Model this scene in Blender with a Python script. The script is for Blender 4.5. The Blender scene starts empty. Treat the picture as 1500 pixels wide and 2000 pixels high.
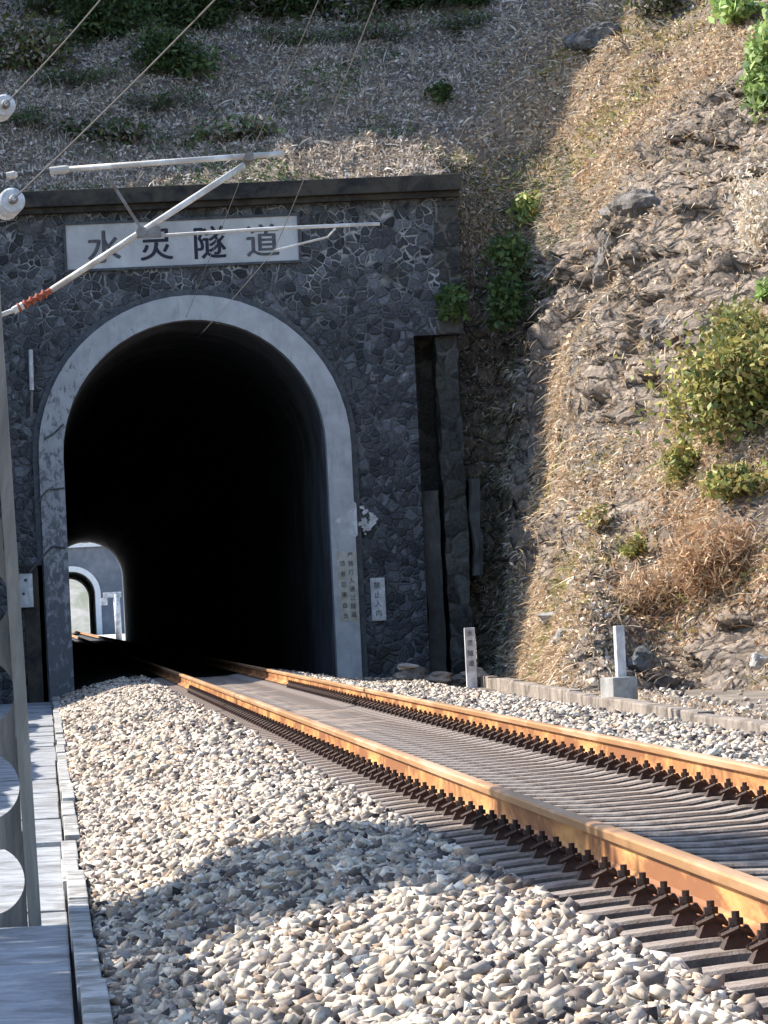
import bpy, bmesh, math, random
import numpy as np
from mathutils import Vector, Matrix, noise as noise_

random.seed(7)
rng = np.random.default_rng(11)
S = bpy.context.scene
COL = S.collection

# ------------------------------------------------------------------ camera
# x = across the track (right +), y = along the track, z = up, rail head at 0
FPX = 9000.0
CAMZ = 0.93
VP = (90.0, 1221.0)
ROLL = 0.047
yc = Vector((VP[0] - 750.0, 1000.0 - VP[1], -FPX)).normalized()
zc = Vector((-ROLL, 1.0, 0.0))
zc = (zc - yc * zc.dot(yc)).normalized()
xc = yc.cross(zc).normalized()
M = Matrix((xc, yc, zc)).transposed()            # world -> camera
cam_d = bpy.data.cameras.new('Camera')
cam = bpy.data.objects.new('Camera', cam_d)
COL.objects.link(cam)
cam.matrix_world = Matrix.Translation((0, 0, CAMZ)) @ M.transposed().to_4x4()
cam_d.sensor_fit = 'VERTICAL'
cam_d.sensor_height = 24.0
cam_d.sensor_width = 18.0
cam_d.lens = 24.0 * FPX / 2000.0
cam_d.clip_start = 0.5
cam_d.clip_end = 6000.0
S.camera = cam
S.render.resolution_x, S.render.resolution_y = 768, 1024

# ------------------------------------------------------------------ light
SUN = Vector((-0.70, 0.36, 0.66)).normalized()
el = math.asin(SUN.z)
W = bpy.data.worlds.new('World')
S.world = W
W.use_nodes = True
wn = W.node_tree
bg = wn.nodes['Background']
sky = wn.nodes.new('ShaderNodeTexSky')
sky.sky_type = 'NISHITA'
sky.sun_disc = False
sky.ozone_density = 2.5
sky.sun_elevation = el
sky.sun_rotation = math.atan2(SUN.x, SUN.y)
wn.links.new(sky.outputs['Color'], bg.inputs['Color'])
bg.inputs['Strength'].default_value = 0.15
sd = bpy.data.lights.new('Sun', 'SUN')
sd.energy = 5.0
sd.angle = math.radians(0.5)
sd.color = (1.0, 0.93, 0.84)
so = bpy.data.objects.new('Sun', sd)
so.rotation_euler = (-SUN).to_track_quat('-Z', 'Y').to_euler()
so.location = (-30, 30, 60)
COL.objects.link(so)
S.view_settings.view_transform = 'Standard'
S.view_settings.look = 'None'
S.view_settings.exposure = 1.08
S.view_settings.gamma = 1.0

# ------------------------------------------------------------------ helpers
MT = M.transposed()
def P(px, py, Y):
    """world point at depth Y (metres along the track) seen at photo pixel px, py"""
    d = MT @ Vector((px - 750.0, 1000.0 - py, -FPX))
    return Vector((0, 0, CAMZ)) + d * (Y / d.y)

OFF = {}
def tag(o, label=None, cat=None, group=None, kind=None):
    if label: o['label'] = label
    if cat: o['category'] = cat
    if group: o['group'] = group
    if kind: o['kind'] = kind
    return o

def empty(name, loc, label, cat, group=None):
    o = bpy.data.objects.new(name, None)
    o.location = loc
    o.empty_display_size = 0.3
    COL.objects.link(o)
    OFF[o.name] = Vector(loc)
    return tag(o, label, cat, group)

def link_mesh(name, me, m, parent=None, loc=None):
    """me is in world coordinates; loc = base of a top-level thing"""
    off = OFF[parent.name] if parent else Vector(loc or (0, 0, 0))
    me.transform(Matrix.Translation(-off))
    o = bpy.data.objects.new(name, me)
    COL.objects.link(o)
    if m: me.materials.append(m)
    if parent: o.parent = parent
    else: o.location = off
    OFF[o.name] = off
    return o

class MB:
    def __init__(s): s.v = []; s.f = []; s.c = []
    def add(s, vs, fs):
        n = len(s.v); s.v += [tuple(v) for v in vs]; s.f += [tuple(i + n for i in f) for f in fs]
    def box(s, x0, x1, y0, y1, z0, z1):
        s.add([(x0,y0,z0),(x1,y0,z0),(x1,y1,z0),(x0,y1,z0),(x0,y0,z1),(x1,y0,z1),(x1,y1,z1),(x0,y1,z1)],
              [(3,2,1,0),(4,5,6,7),(0,1,5,4),(1,2,6,5),(2,3,7,6),(3,0,4,7)])
    def tube(s, pts, r, n=8, cap=True, r1=None):
        pts = [Vector(p) for p in pts]
        rings = []
        for i, p in enumerate(pts):
            d = (pts[min(i+1, len(pts)-1)] - pts[max(i-1, 0)]).normalized()
            a = Vector((0,0,1)) if abs(d.z) < 0.9 else Vector((1,0,0))
            u = d.cross(a).normalized(); w = d.cross(u)
            rr = r if r1 is None else r + (r1 - r) * i / max(1, len(pts) - 1)
            rings.append([p + (u*math.cos(2*math.pi*k/n) + w*math.sin(2*math.pi*k/n))*rr for k in range(n)])
        vs = [v for R in rings for v in R]; fs = []
        for i in range(len(pts)-1):
            for k in range(n):
                a, b = i*n+k, i*n+(k+1) % n
                fs.append((a, b, b+n, a+n))
        if cap:
            fs.append(tuple(range(n-1, -1, -1))); fs.append(tuple((len(pts)-1)*n+k for k in range(n)))
        s.add(vs, fs)
    def prism_y(s, prof, y0, y1):
        n = len(prof)
        vs = [(x, y0, z) for x, z in prof] + [(x, y1, z) for x, z in prof]
        fs = [(i, (i+1) % n, n+(i+1) % n, n+i) for i in range(n)] + [tuple(range(n-1,-1,-1)), tuple(range(n, 2*n))]
        s.add(vs, fs)
    def disc_stack(s, p, d, rs, n=14):
        """lathe: rs = [(t, r)] along d from p"""
        d = Vector(d).normalized(); p = Vector(p)
        a = Vector((0,0,1)) if abs(d.z) < 0.9 else Vector((1,0,0))
        u = d.cross(a).normalized(); w = d.cross(u)
        vs = []; fs = []
        for t, r in rs:
            vs += [p + d*t + (u*math.cos(2*math.pi*k/n) + w*math.sin(2*math.pi*k/n))*r for k in range(n)]
        for i in range(len(rs)-1):
            for k in range(n):
                a_, b_ = i*n+k, i*n+(k+1) % n
                fs.append((a_, b_, b_+n, a_+n))
        fs.append(tuple(range(n-1,-1,-1))); fs.append(tuple((len(rs)-1)*n+k for k in range(n)))
        s.add(vs, fs)
    def mesh(s, name, bevel=0, smooth=False):
        me = bpy.data.meshes.new(name)
        me.from_pydata(s.v, [], s.f)
        bm = bmesh.new(); bm.from_mesh(me)
        bmesh.ops.recalc_face_normals(bm, faces=bm.faces[:])
        if bevel:
            es = [e for e in bm.edges if len(e.link_faces) == 2 and e.calc_face_angle(0) > 0.6]
            bmesh.ops.bevel(bm, geom=es, offset=bevel, segments=2, affect='EDGES', profile=0.6)
        if smooth:
            for f in bm.faces: f.smooth = True
        bm.to_mesh(me); bm.free()
        return me
    def build(s, name, m, parent=None, loc=None, bevel=0, smooth=False):
        return link_mesh(name, s.mesh(name, bevel, smooth), m, parent, loc)

def np_mesh(name, verts, loops, nside, m, col=None, loc=(0, 0, 0), parent=None):
    """verts (N,3), loops (F,nside) ints; col (N,) or (N,3) point attribute"""
    me = bpy.data.meshes.new(name)
    off = np.array(OFF[parent.name] if parent else loc)
    v = (verts - off).astype(np.float32)
    nf = len(loops)
    me.vertices.add(len(v)); me.vertices.foreach_set('co', v.ravel())
    me.loops.add(nf * nside); me.loops.foreach_set('vertex_index', loops.astype(np.int32).ravel())
    me.polygons.add(nf)
    me.polygons.foreach_set('loop_start', (np.arange(nf) * nside).astype(np.int32))
    me.update(calc_edges=True)
    if col is not None:
        a = me.attributes.new('tint', 'FLOAT_COLOR', 'POINT')
        c = np.ones((len(v), 4), np.float32); c[:, :col.shape[1]] = col
        a.data.foreach_set('color', c.ravel())
    o = bpy.data.objects.new(name, me)
    COL.objects.link(o)
    me.materials.append(m)
    if parent: o.parent = parent
    else: o.location = loc
    OFF[o.name] = Vector(off)
    return o

# value noise
def _h(ix, iy, seed):
    n = (ix.astype(np.int64) * 374761393 + iy.astype(np.int64) * 668265263 + seed * 1442695041) & 0xffffffff
    n = ((n ^ (n >> 13)) * 1274126177) & 0xffffffff
    return ((n ^ (n >> 16)) & 0xffff) / 65535.0
def vn(x, y, seed=0):
    x = np.asarray(x, float); y = np.asarray(y, float)
    ix = np.floor(x); iy = np.floor(y); fx = x - ix; fy = y - iy
    fx = fx*fx*(3-2*fx); fy = fy*fy*(3-2*fy)
    a = _h(ix, iy, seed); b = _h(ix+1, iy, seed); c = _h(ix, iy+1, seed); d = _h(ix+1, iy+1, seed)
    return (a + (b-a)*fx)*(1-fy) + (c + (d-c)*fx)*fy
def fbm(x, y, seed=0, o=4):
    s = 0; a = 0.5
    for i in range(o):
        s = s + a * (vn(x*2**i, y*2**i, seed+i) - 0.5) * 2; a *= 0.5
    return s
def sst(x, a, b):
    t = np.clip((np.asarray(x, float) - a) / (b - a), 0, 1)
    return t*t*(3-2*t)

# ------------------------------------------------------------------ materials
def newmat(name):
    m = bpy.data.materials.new(name); m.use_nodes = True
    nt = m.node_tree; b = nt.nodes['Principled BSDF']
    b.inputs['Roughness'].default_value = 0.85
    b.inputs['Specular IOR Level'].default_value = 0.25
    return m, nt, b
def nd(nt, t, **kw):
    n = nt.nodes.new(t)
    for k, v in kw.items():
        if hasattr(n, k): setattr(n, k, v)
        else: n.inputs[k.replace('_', ' ')].default_value = v
    return n
def ramp(nt, fac, stops, interp='LINEAR'):
    r = nt.nodes.new('ShaderNodeValToRGB'); r.color_ramp.interpolation = interp
    e = r.color_ramp.elements
    while len(e) < len(stops): e.new(0.5)
    for i, (p, c) in enumerate(stops):
        e[i].position = p; e[i].color = (*c, 1) if len(c) == 3 else c
    nt.links.new(fac, r.inputs[0]); return r.outputs[0]
def mix(nt, fac, a, b, mode='MIX'):
    n = nt.nodes.new('ShaderNodeMix'); n.data_type = 'RGBA'; n.blend_type = mode
    for sock, v in ((n.inputs[0], fac), (n.inputs[6], a), (n.inputs[7], b)):
        if isinstance(v, (int, float)): sock.default_value = v
        elif isinstance(v, tuple): sock.default_value = (*v, 1)
        else: nt.links.new(v, sock)
    return n.outputs[2]
def math_(nt, op, a, b=0.0, c=0.0):
    n = nt.nodes.new('ShaderNodeMath'); n.operation = op
    for sock, v in zip(n.inputs, (a, b, c)):
        if isinstance(v, (int, float)): sock.default_value = v
        else: nt.links.new(v, sock)
    return n.outputs[0]
def coords(nt, scale=(1, 1, 1)):
    tc = nt.nodes.new('ShaderNodeTexCoord'); mp = nt.nodes.new('ShaderNodeMapping')
    mp.inputs['Scale'].default_value = scale
    nt.links.new(tc.outputs['Object'], mp.inputs['Vector']); return mp.outputs[0]
def noise(nt, vec, scale, detail=4, rough=0.6, dist=0.0):
    n = nt.nodes.new('ShaderNodeTexNoise'); n.inputs['Scale'].default_value = scale
    n.inputs['Detail'].default_value = detail; n.inputs['Roughness'].default_value = rough
    n.inputs['Distortion'].default_value = dist
    nt.links.new(vec, n.inputs['Vector']); return n.outputs['Fac']
def bump(nt, b, height, strength=0.5, dist=0.02):
    n = nt.nodes.new('ShaderNodeBump'); n.inputs['Strength'].default_value = strength
    n.inputs['Distance'].default_value = dist
    nt.links.new(height, n.inputs['Height']); nt.links.new(n.outputs[0], b.inputs['Normal'])

def weathered(name, c0, c1, scale=6.0, dirt=None, dirt_amt=0.5, rough=0.9, bmp=0.35, stretch=(1, 1, 1), metal=0.0, bd=0.02, ds=1.0):
    m, nt, b = newmat(name)
    v = coords(nt, stretch)
    n1 = noise(nt, v, scale, 6, 0.65)
    col = ramp(nt, n1, [(0.3, c0), (0.7, c1)])
    if dirt:
        n2 = noise(nt, v, scale * 0.37 * ds, 7, 0.7, 0.6)
        k = ramp(nt, n2, [(0.5 - dirt_amt * 0.25, (1, 1, 1)), (0.62 - dirt_amt * 0.1, (0, 0, 0))])
        col = mix(nt, k, col, dirt)
    nt.links.new(col, b.inputs['Base Color'])
    b.inputs['Roughness'].default_value = rough
    b.inputs['Metallic'].default_value = metal
    bump(nt, b, noise(nt, v, scale * 5, 5, 0.7), bmp, bd)
    return m

def masonry(name, stone0, stone1, mort_hi, mort_lo, zsplit, scale=3.0):
    m, nt, b = newmat(name)
    v = coords(nt, (1, 1, 1))
    nz = nt.nodes.new('ShaderNodeTexNoise'); nz.inputs['Scale'].default_value = 2.6; nz.inputs['Detail'].default_value = 3
    nt.links.new(v, nz.inputs['Vector'])
    wv = nt.nodes.new('ShaderNodeVectorMath'); wv.operation = 'MULTIPLY_ADD'
    nt.links.new(nz.outputs['Color'], wv.inputs[0]); wv.inputs[1].default_value = (0.26, 0.0, 0.26); nt.links.new(v, wv.inputs[2])
    vo = nt.nodes.new('ShaderNodeTexVoronoi'); vo.feature = 'DISTANCE_TO_EDGE'; vo.inputs['Scale'].default_value = scale
    vc = nt.nodes.new('ShaderNodeTexVoronoi'); vc.inputs['Scale'].default_value = scale
    nt.links.new(wv.outputs[0], vo.inputs['Vector']); nt.links.new(wv.outputs[0], vc.inputs['Vector'])
    sep = nt.nodes.new('ShaderNodeSeparateColor'); nt.links.new(vc.outputs['Color'], sep.inputs[0])
    st = ramp(nt, sep.outputs[0], [(0.0, stone0), (0.75, stone1), (1.0, tuple(min(1, c * 1.7) for c in stone1))])
    fine = noise(nt, v, 16, 6, 0.7)
    st = mix(nt, 0.8, st, ramp(nt, fine, [(0.3, (0.3, 0.3, 0.3)), (0.72, (1.5, 1.5, 1.5))]), 'MULTIPLY')
    sx = nt.nodes.new('ShaderNodeSeparateXYZ'); nt.links.new(v, sx.inputs[0])
    up = nt.nodes.new('ShaderNodeMapRange'); up.inputs['From Min'].default_value = zsplit - 0.8; up.inputs['From Max'].default_value = zsplit + 0.7
    zz = math_(nt, 'MULTIPLY_ADD', noise(nt, v, 1.1, 4, 0.6), 3.2, sx.outputs[2])
    zz = math_(nt, 'SUBTRACT', zz, 1.6)
    nt.links.new(zz, up.inputs['Value'])
    mort = mix(nt, up.outputs[0], mort_lo, mort_hi)
    patch = noise(nt, v, 1.7, 5, 0.65, 0.4)
    mort = mix(nt, ramp(nt, patch, [(0.42, (0, 0, 0)), (0.62, (1, 1, 1))]), mix(nt, 0.85, mort, stone0), mort)
    edge = ramp(nt, vo.outputs['Distance'], [(0.03, (1, 1, 1)), (0.075, (0, 0, 0))])
    col = mix(nt, edge, st, mort)
    # lichen and lime blotches
    bl = noise(nt, v, 5.3, 8, 0.75, 1.0)
    col = mix(nt, ramp(nt, bl, [(0.6, (0, 0, 0)), (0.68, (0.75, 0.75, 0.75))]), col, mix(nt, 0.35, mort_hi, mort_lo))
    gr = noise(nt, v, 0.9, 4, 0.6)
    col = mix(nt, ramp(nt, gr, [(0.56, (0, 0, 0)), (0.72, (0.55, 0.55, 0.55))]), col, (0.05, 0.055, 0.03))
    nt.links.new(col, b.inputs['Base Color'])
    b.inputs['Roughness'].default_value = 0.9
    hgt = math_(nt, 'ADD', math_(nt, 'MULTIPLY', fine, 0.5), math_(nt, 'MINIMUM', math_(nt, 'MULTIPLY', vo.outputs['Distance'], 5.0), 0.8))
    bump(nt, b, hgt, 0.8, 0.06)
    return m

def tinted(name, rough=0.85, translucent=0.0, spec=0.25, var=0.0):
    m, nt, b = newmat(name)
    a = nt.nodes.new('ShaderNodeAttribute'); a.attribute_name = 'tint'
    col = a.outputs['Color']
    if var:
        v = coords(nt)
        col = mix(nt, var, col, ramp(nt, noise(nt, v, 45, 4, 0.7), [(0.3, (0.45, 0.45, 0.45)), (0.7, (1.35, 1.35, 1.35))]), 'MULTIPLY')
    nt.links.new(col, b.inputs['Base Color'])
    b.inputs['Roughness'].default_value = rough
    b.inputs['Specular IOR Level'].default_value = spec
    if translucent:
        tr = nt.nodes.new('ShaderNodeBsdfTranslucent'); nt.links.new(col, tr.inputs['Color'])
        mx = nt.nodes.new('ShaderNodeMixShader'); mx.inputs[0].default_value = translucent
        nt.links.new(b.outputs[0], mx.inputs[1]); nt.links.new(tr.outputs[0], mx.inputs[2])
        nt.links.new(mx.outputs[0], nt.nodes['Material Output'].inputs['Surface'])
    return m

M_STONE = masonry('rubble_masonry', (0.040, 0.043, 0.048), (0.105, 0.112, 0.122), (0.46, 0.46, 0.45), (0.165, 0.17, 0.178), 7.7, 5.8)
M_STONE2 = masonry('buttress_masonry', (0.04, 0.04, 0.038), (0.09, 0.085, 0.078), (0.2, 0.19, 0.17), (0.12, 0.11, 0.10), 7.0, 2.6)
M_CORNICE = weathered('cornice_stone', (0.018, 0.018, 0.019), (0.04, 0.038, 0.036), 5, (0.07, 0.062, 0.05), 0.2)
M_LINING = weathered('sooty_lining', (0.15, 0.16, 0.18), (0.24, 0.255, 0.275), 1.5, (0.10, 0.10, 0.105), 0.4)
M_CONC = weathered('grey_concrete', (0.30, 0.30, 0.29), (0.44, 0.43, 0.40), 7, (0.2, 0.19, 0.17), 0.4)
M_WALK = weathered('walkway_concrete', (0.24, 0.26, 0.28), (0.40, 0.41, 0.42), 5, (0.16, 0.16, 0.16), 0.5)
M_KERB = weathered('kerb_concrete', (0.36, 0.36, 0.35), (0.52, 0.51, 0.48), 9, (0.2, 0.19, 0.17), 0.35)
M_SLEEPER = weathered('sleeper_concrete', (0.24, 0.20, 0.17), (0.38, 0.33, 0.285), 10, (0.15, 0.105, 0.075), 0.5, bmp=0.5)
M_POLE = weathered('pole_concrete', (0.25, 0.215, 0.18), (0.40, 0.355, 0.30), 9, (0.18, 0.165, 0.145), 0.5, stretch=(1.6, 1.6, 0.22), bmp=0.5)
M_RUST = weathered('rusty_rail', (0.46, 0.21, 0.06), (0.66, 0.36, 0.14), 7, (0.24, 0.10, 0.04), 0.12, rough=0.65, stretch=(1, 0.25, 1), bmp=0.25, bd=0.004)
M_RAILTOP = weathered('rail_running_surface', (0.50, 0.30, 0.17), (0.70, 0.46, 0.28), 7, (0.4, 0.22, 0.1), 0.1, rough=0.45, stretch=(1, 0.1, 1), bmp=0.1, bd=0.003, metal=0.25)
M_CLIP = weathered('oily_clip_iron', (0.012, 0.010, 0.009), (0.032, 0.022, 0.018), 30, (0.06, 0.03, 0.02), 0.1, rough=0.6)
M_STEEL = weathered('galvanised_tube', (0.62, 0.61, 0.58), (0.78, 0.76, 0.71), 6, (0.45, 0.42, 0.38), 0.2, rough=0.5, bmp=0.1)
M_DARKSTEEL = weathered('weathered_steel', (0.16, 0.16, 0.165), (0.27, 0.27, 0.27), 8, (0.15, 0.1, 0.07), 0.3, rough=0.6)
M_WIRE = weathered('wire_metal', (0.10, 0.10, 0.10), (0.16, 0.155, 0.15), 4, rough=0.5, bmp=0)
M_REDINS = weathered('red_brown_insulator', (0.22, 0.055, 0.03), (0.36, 0.10, 0.05), 12, rough=0.35, bmp=0.05)
M_PORC = weathered('white_porcelain', (0.55, 0.56, 0.57), (0.72, 0.72, 0.72), 8, (0.4, 0.4, 0.4), 0.2, rough=0.3, bmp=0.05)
M_WHITE = weathered('white_paint', (0.62, 0.63, 0.64), (0.8, 0.8, 0.79), 6, (0.42, 0.42, 0.42), 0.25, rough=0.6, bmp=0.1)
M_PLAQUE = weathered('plaque_render', (0.46, 0.47, 0.475), (0.60, 0.60, 0.59), 2.2, (0.42, 0.42, 0.42), 0.35, bmp=0.15)
M_FRAME = weathered('plaque_frame', (0.05, 0.055, 0.065), (0.12, 0.125, 0.13), 9, bmp=0.3)
M_INK = weathered('dark_blue_paint', (0.02, 0.022, 0.035), (0.05, 0.052, 0.07), 9, bmp=0.1)
M_INKFADE = weathered('faded_dark_paint', (0.06, 0.062, 0.07), (0.15, 0.15, 0.16), 12, bmp=0.1)
M_BOULDER = weathered('grey_boulder', (0.12, 0.125, 0.135), (0.26, 0.26, 0.26), 5, (0.06, 0.06, 0.05), 0.4, bmp=0.8, bd=0.05)
M_WHITEROCK = weathered('pale_rock', (0.42, 0.40, 0.37), (0.66, 0.64, 0.6), 6, (0.2, 0.18, 0.16), 0.35, bmp=0.7, bd=0.04)
M_SLAB = weathered('dirty_drain_concrete', (0.24, 0.20, 0.165), (0.40, 0.345, 0.29), 4, (0.12, 0.10, 0.085), 0.5, bmp=0.7, bd=0.04)
M_BARK = weathered('bark', (0.06, 0.045, 0.03), (0.14, 0.11, 0.08), 9, bmp=0.7)
M_LEAF = tinted('leaf_surface', 0.6, 0.25)
M_GRASS = tinted('dry_blade_surface', 0.8, 0.2)
M_BALLAST = tinted('ballast_stone', 0.9, 0.0, 0.15, 0.55)
M_MUD = weathered('gravel_bed', (0.05, 0.046, 0.042), (0.15, 0.135, 0.12), 18, (0.03, 0.028, 0.026), 0.5, bmp=0.9, bd=0.04)
M_GROUND = weathered('earth', (0.18, 0.15, 0.12), (0.34, 0.28, 0.22), 1.6, (0.12, 0.10, 0.08), 0.4, bmp=0.8, bd=0.05)

def arch_paint():
    """white paint on the portal ring, badly peeled on its left side and foot"""
    m, nt, b = newmat('peeling_white_ring')
    v = coords(nt)
    base = ramp(nt, noise(nt, v, 3.0, 5, 0.6), [(0.3, (0.35, 0.36, 0.372)), (0.7, (0.50, 0.51, 0.515))])
    st = nt.nodes.new('ShaderNodeMapping'); st.inputs['Scale'].default_value = (1, 1, 0.22)
    nt.links.new(v, st.inputs[0])
    base = mix(nt, ramp(nt, noise(nt, st.outputs[0], 7, 5, 0.6), [(0.55, (0, 0, 0)), (0.75, (0.6, 0.6, 0.6))]), base, (0.26, 0.275, 0.285))
    sx = nt.nodes.new('ShaderNodeSeparateXYZ'); nt.links.new(v, sx.inputs[0])
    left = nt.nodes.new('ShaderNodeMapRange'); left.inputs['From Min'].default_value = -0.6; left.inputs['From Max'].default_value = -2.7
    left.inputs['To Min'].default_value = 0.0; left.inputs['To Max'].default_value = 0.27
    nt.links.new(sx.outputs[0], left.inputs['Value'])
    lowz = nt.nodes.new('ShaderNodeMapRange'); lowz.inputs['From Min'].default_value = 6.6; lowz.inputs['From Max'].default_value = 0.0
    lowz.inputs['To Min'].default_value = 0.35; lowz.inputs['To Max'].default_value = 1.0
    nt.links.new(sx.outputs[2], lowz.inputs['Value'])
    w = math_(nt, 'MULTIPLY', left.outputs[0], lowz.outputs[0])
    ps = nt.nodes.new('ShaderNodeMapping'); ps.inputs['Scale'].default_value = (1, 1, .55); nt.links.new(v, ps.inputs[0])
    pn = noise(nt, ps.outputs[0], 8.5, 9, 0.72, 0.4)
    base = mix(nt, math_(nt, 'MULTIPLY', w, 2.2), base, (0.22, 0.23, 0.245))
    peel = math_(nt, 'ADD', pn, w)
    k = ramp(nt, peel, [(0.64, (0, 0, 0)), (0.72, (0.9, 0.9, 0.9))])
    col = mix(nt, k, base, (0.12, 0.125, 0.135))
    nt.links.new(col, b.inputs['Base Color'])
    bump(nt, b, math_(nt, 'SUBTRACT', noise(nt, v, 20, 5, 0.7), k), 0.4, 0.015)
    return m
M_RING = arch_paint()

def soil_mat():
    m, nt, b = newmat('dry_soil')
    a = nt.nodes.new('ShaderNodeAttribute'); a.attribute_name = 'tint'
    v = coords(nt)
    n1 = ramp(nt, noise(nt, v, 7, 8, 0.75), [(0.3, (0.35, 0.34, 0.33)), (0.5, (0.95, 0.95, 0.95)), (0.72, (1.5, 1.48, 1.45))])
    col = mix(nt, 0.9, a.outputs['Color'], n1, 'MULTIPLY')
    rock = a.outputs['Alpha']
    dn = nt.nodes.new('ShaderNodeTexNoise'); dn.inputs['Scale'].default_value = 1.3; dn.inputs['Detail'].default_value = 4
    nt.links.new(v, dn.inputs['Vector'])
    rot = nt.nodes.new('ShaderNodeMapping'); rot.inputs['Rotation'].default_value = (0.75, 0.1, 0.2); rot.inputs['Scale'].default_value = (1, .75, 2.1)
    wv = nt.nodes.new('ShaderNodeVectorMath'); wv.operation = 'MULTIPLY_ADD'
    nt.links.new(dn.outputs['Color'], wv.inputs[0]); wv.inputs[1].default_value = (.9, .9, .9); nt.links.new(v, wv.inputs[2])
    nt.links.new(wv.outputs[0], rot.inputs[0])
    vo = nt.nodes.new('ShaderNodeTexVoronoi'); vo.feature = 'DISTANCE_TO_EDGE'; vo.inputs['Scale'].default_value = 1.5
    nt.links.new(rot.outputs[0], vo.inputs['Vector'])
    vo2 = nt.nodes.new('ShaderNodeTexVoronoi'); vo2.inputs['Scale'].default_value = 1.5
    nt.links.new(rot.outputs[0], vo2.inputs['Vector'])
    sp = nt.nodes.new('ShaderNodeSeparateColor'); nt.links.new(vo2.outputs['Color'], sp.inputs[0])
    face = ramp(nt, sp.outputs[0], [(0, (.55, .53, .52)), (1, (1.25, 1.22, 1.2))])
    col = mix(nt, math_(nt, 'MULTIPLY', rock, .8), col, mix(nt, 1.0, col, face, 'MULTIPLY'))
    crack = math_(nt, 'MULTIPLY', ramp(nt, vo.outputs['Distance'], [(0.02, (1, 1, 1)), (0.09, (0, 0, 0))]), rock)
    col = mix(nt, math_(nt, 'MULTIPLY', crack, .7), col, (.05, .042, .036))
    nt.links.new(col, b.inputs['Base Color'])
    b.inputs['Roughness'].default_value = 0.95
    rel = math_(nt, 'ADD', math_(nt, 'MULTIPLY', math_(nt, 'MINIMUM', vo.outputs['Distance'], .22), 4.5), math_(nt, 'MULTIPLY', sp.outputs[1], .9))
    hgt = math_(nt, 'ADD', noise(nt, v, 5, 10, 0.75), math_(nt, 'MULTIPLY', rel, rock))
    bump(nt, b, hgt, 1.0, 0.18)
    return m
M_SOIL = soil_mat()

# ------------------------------------------------------------------ terrain
YP = 90.0
RDG = 10.8
def toe(Y): return 6.95 + (np.asarray(Y, float) - 49.0) * 0.0457
def HH(x, Y, fine=True):
    x = np.asarray(x, float); Y = np.asarray(Y, float)
    big = fbm(x*0.22+5, Y*0.22, 3, 3) * 0.7
    hill = 9.45 + 0.5 * (np.minimum(Y, 135) - 91.4) + 0.70 * np.clip(x - 9.6, 0, 25)
    hill = hill + big * sst(np.abs(Y - 91.3) + np.clip(x - 9, 0, 9), 0.2, 3.0)
    ridge = sst(-x, 1.8, 10.5) * np.clip(RDG + np.minimum(Y - 101.5, 0) * 0.7 + np.maximum(Y - 101.5, 0) * 1.25, 0, 26) * sst(Y, 90, 94)
    hill = hill - 1.3 * np.exp(-((x - 10.2) / 1.1)**2) * (1 - sst(Y, 91.0, 96.0))
    hill = hill + ridge
    k = 1.55 + 1.6 * sst(Y, 60, 84) + 2.4 * sst(Y, 83, 90)
    rough = fbm(x*0.5 + 9, Y*0.35, 8, 3) * sst(Y, 54, 66) + 0.5*(1 - sst(Y, 54, 66))
    bank = -0.45 + (x - toe(Y) + 0.55 * rough * sst(x - toe(Y), 0.1, 1.2)) * k
    d = hill - bank
    sm = 0.5 * (hill + bank - np.sqrt(d*d + 1.2))            # smooth minimum
    w = sst(Y, 90.4, 92.8)
    right = sm*(1-w) + hill*w
    left = -0.55 + np.minimum(np.clip((-1.95 - x) * 2.3, 0, 30), 0.3 + 2.5 * sst(Y + 2.5*fbm(Y*0.3, x*0.1, 15, 2), 33, 39) + 9.0 * sst(Y, 77, 86) + 0.8*big)
    out = np.where(x > 6.5, np.where(Y < 91.4, right, np.where(x < 8.3, hill, right)), np.where(Y > 91.15, hill, left))
    if fine:
        amp = np.where(x > 6.5, 0.15, 0.12)
        amp = amp * np.where((Y < 91.15) & (x < 7.0), 0.3, 1.0)
        r1 = np.abs(fbm(x*1.4 + Y*0.35, Y*0.55 - x*0.3, 31, 4))
        out = out + amp * (1.6*r1 - 0.5) * 2.0 + 0.05*fbm(x*4, Y*4, 41, 3)
    return out
def rockmask(x, Y, z):
    m = sst(fbm(Y*0.22 + 2, z*0.30 + 4, 21, 3) + 0.30*sst(Y, 66, 78)*sst(z, .8, 2.6)*(1 - sst(z, 7.2, 9.0)) + 0.6*sst(Y, 86.5, 89.5)*(1 - sst(z, 6.8, 8.4)), 0.06, 0.30)
    return m * (np.asarray(x) > 7.0) * (np.asarray(Y) < 92.5)
def DX(x, Y, z):
    """sideways relief of the cut face: ledges and blocks that dip towards the track"""
    x = np.asarray(x, float); Y = np.asarray(Y, float)
    on = sst(x - toe(Y), 0.1, 0.8) * (Y < 93) * (x > 6.5)
    m = rockmask(x, Y, z)
    u = Y*0.9 + z*0.55; v = z*1.25 - Y*0.5
    r = 1 - np.abs(fbm(u*0.55, v*0.75, 131, 4))*2.2
    bl = vn(np.floor(u*1.3 + fbm(u, v, 3, 2)*1.2)*.77, np.floor(v*1.7 + fbm(u*1.1, v, 7, 2)*1.2)*.93, 55)
    u2 = Y*2.1 + z*1.5; v2 = z*3.0 - Y*1.3
    b2 = vn(np.floor(u2*1.15 + fbm(u2*.8, v2*.8, 13, 2)*1.4)*.71, np.floor(v2*1.3 + fbm(u2*.9, v2*.7, 17, 2)*1.4)*.83, 57)
    r2 = 1 - np.abs(fbm(u2*.7, v2*.8, 171, 4))*2.0
    return on * (m*(-.50*r - .62*bl - .36*b2 - .30*r2 + .95) + .10*fbm(Y*1.5, z*1.5, 151, 3))
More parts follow.
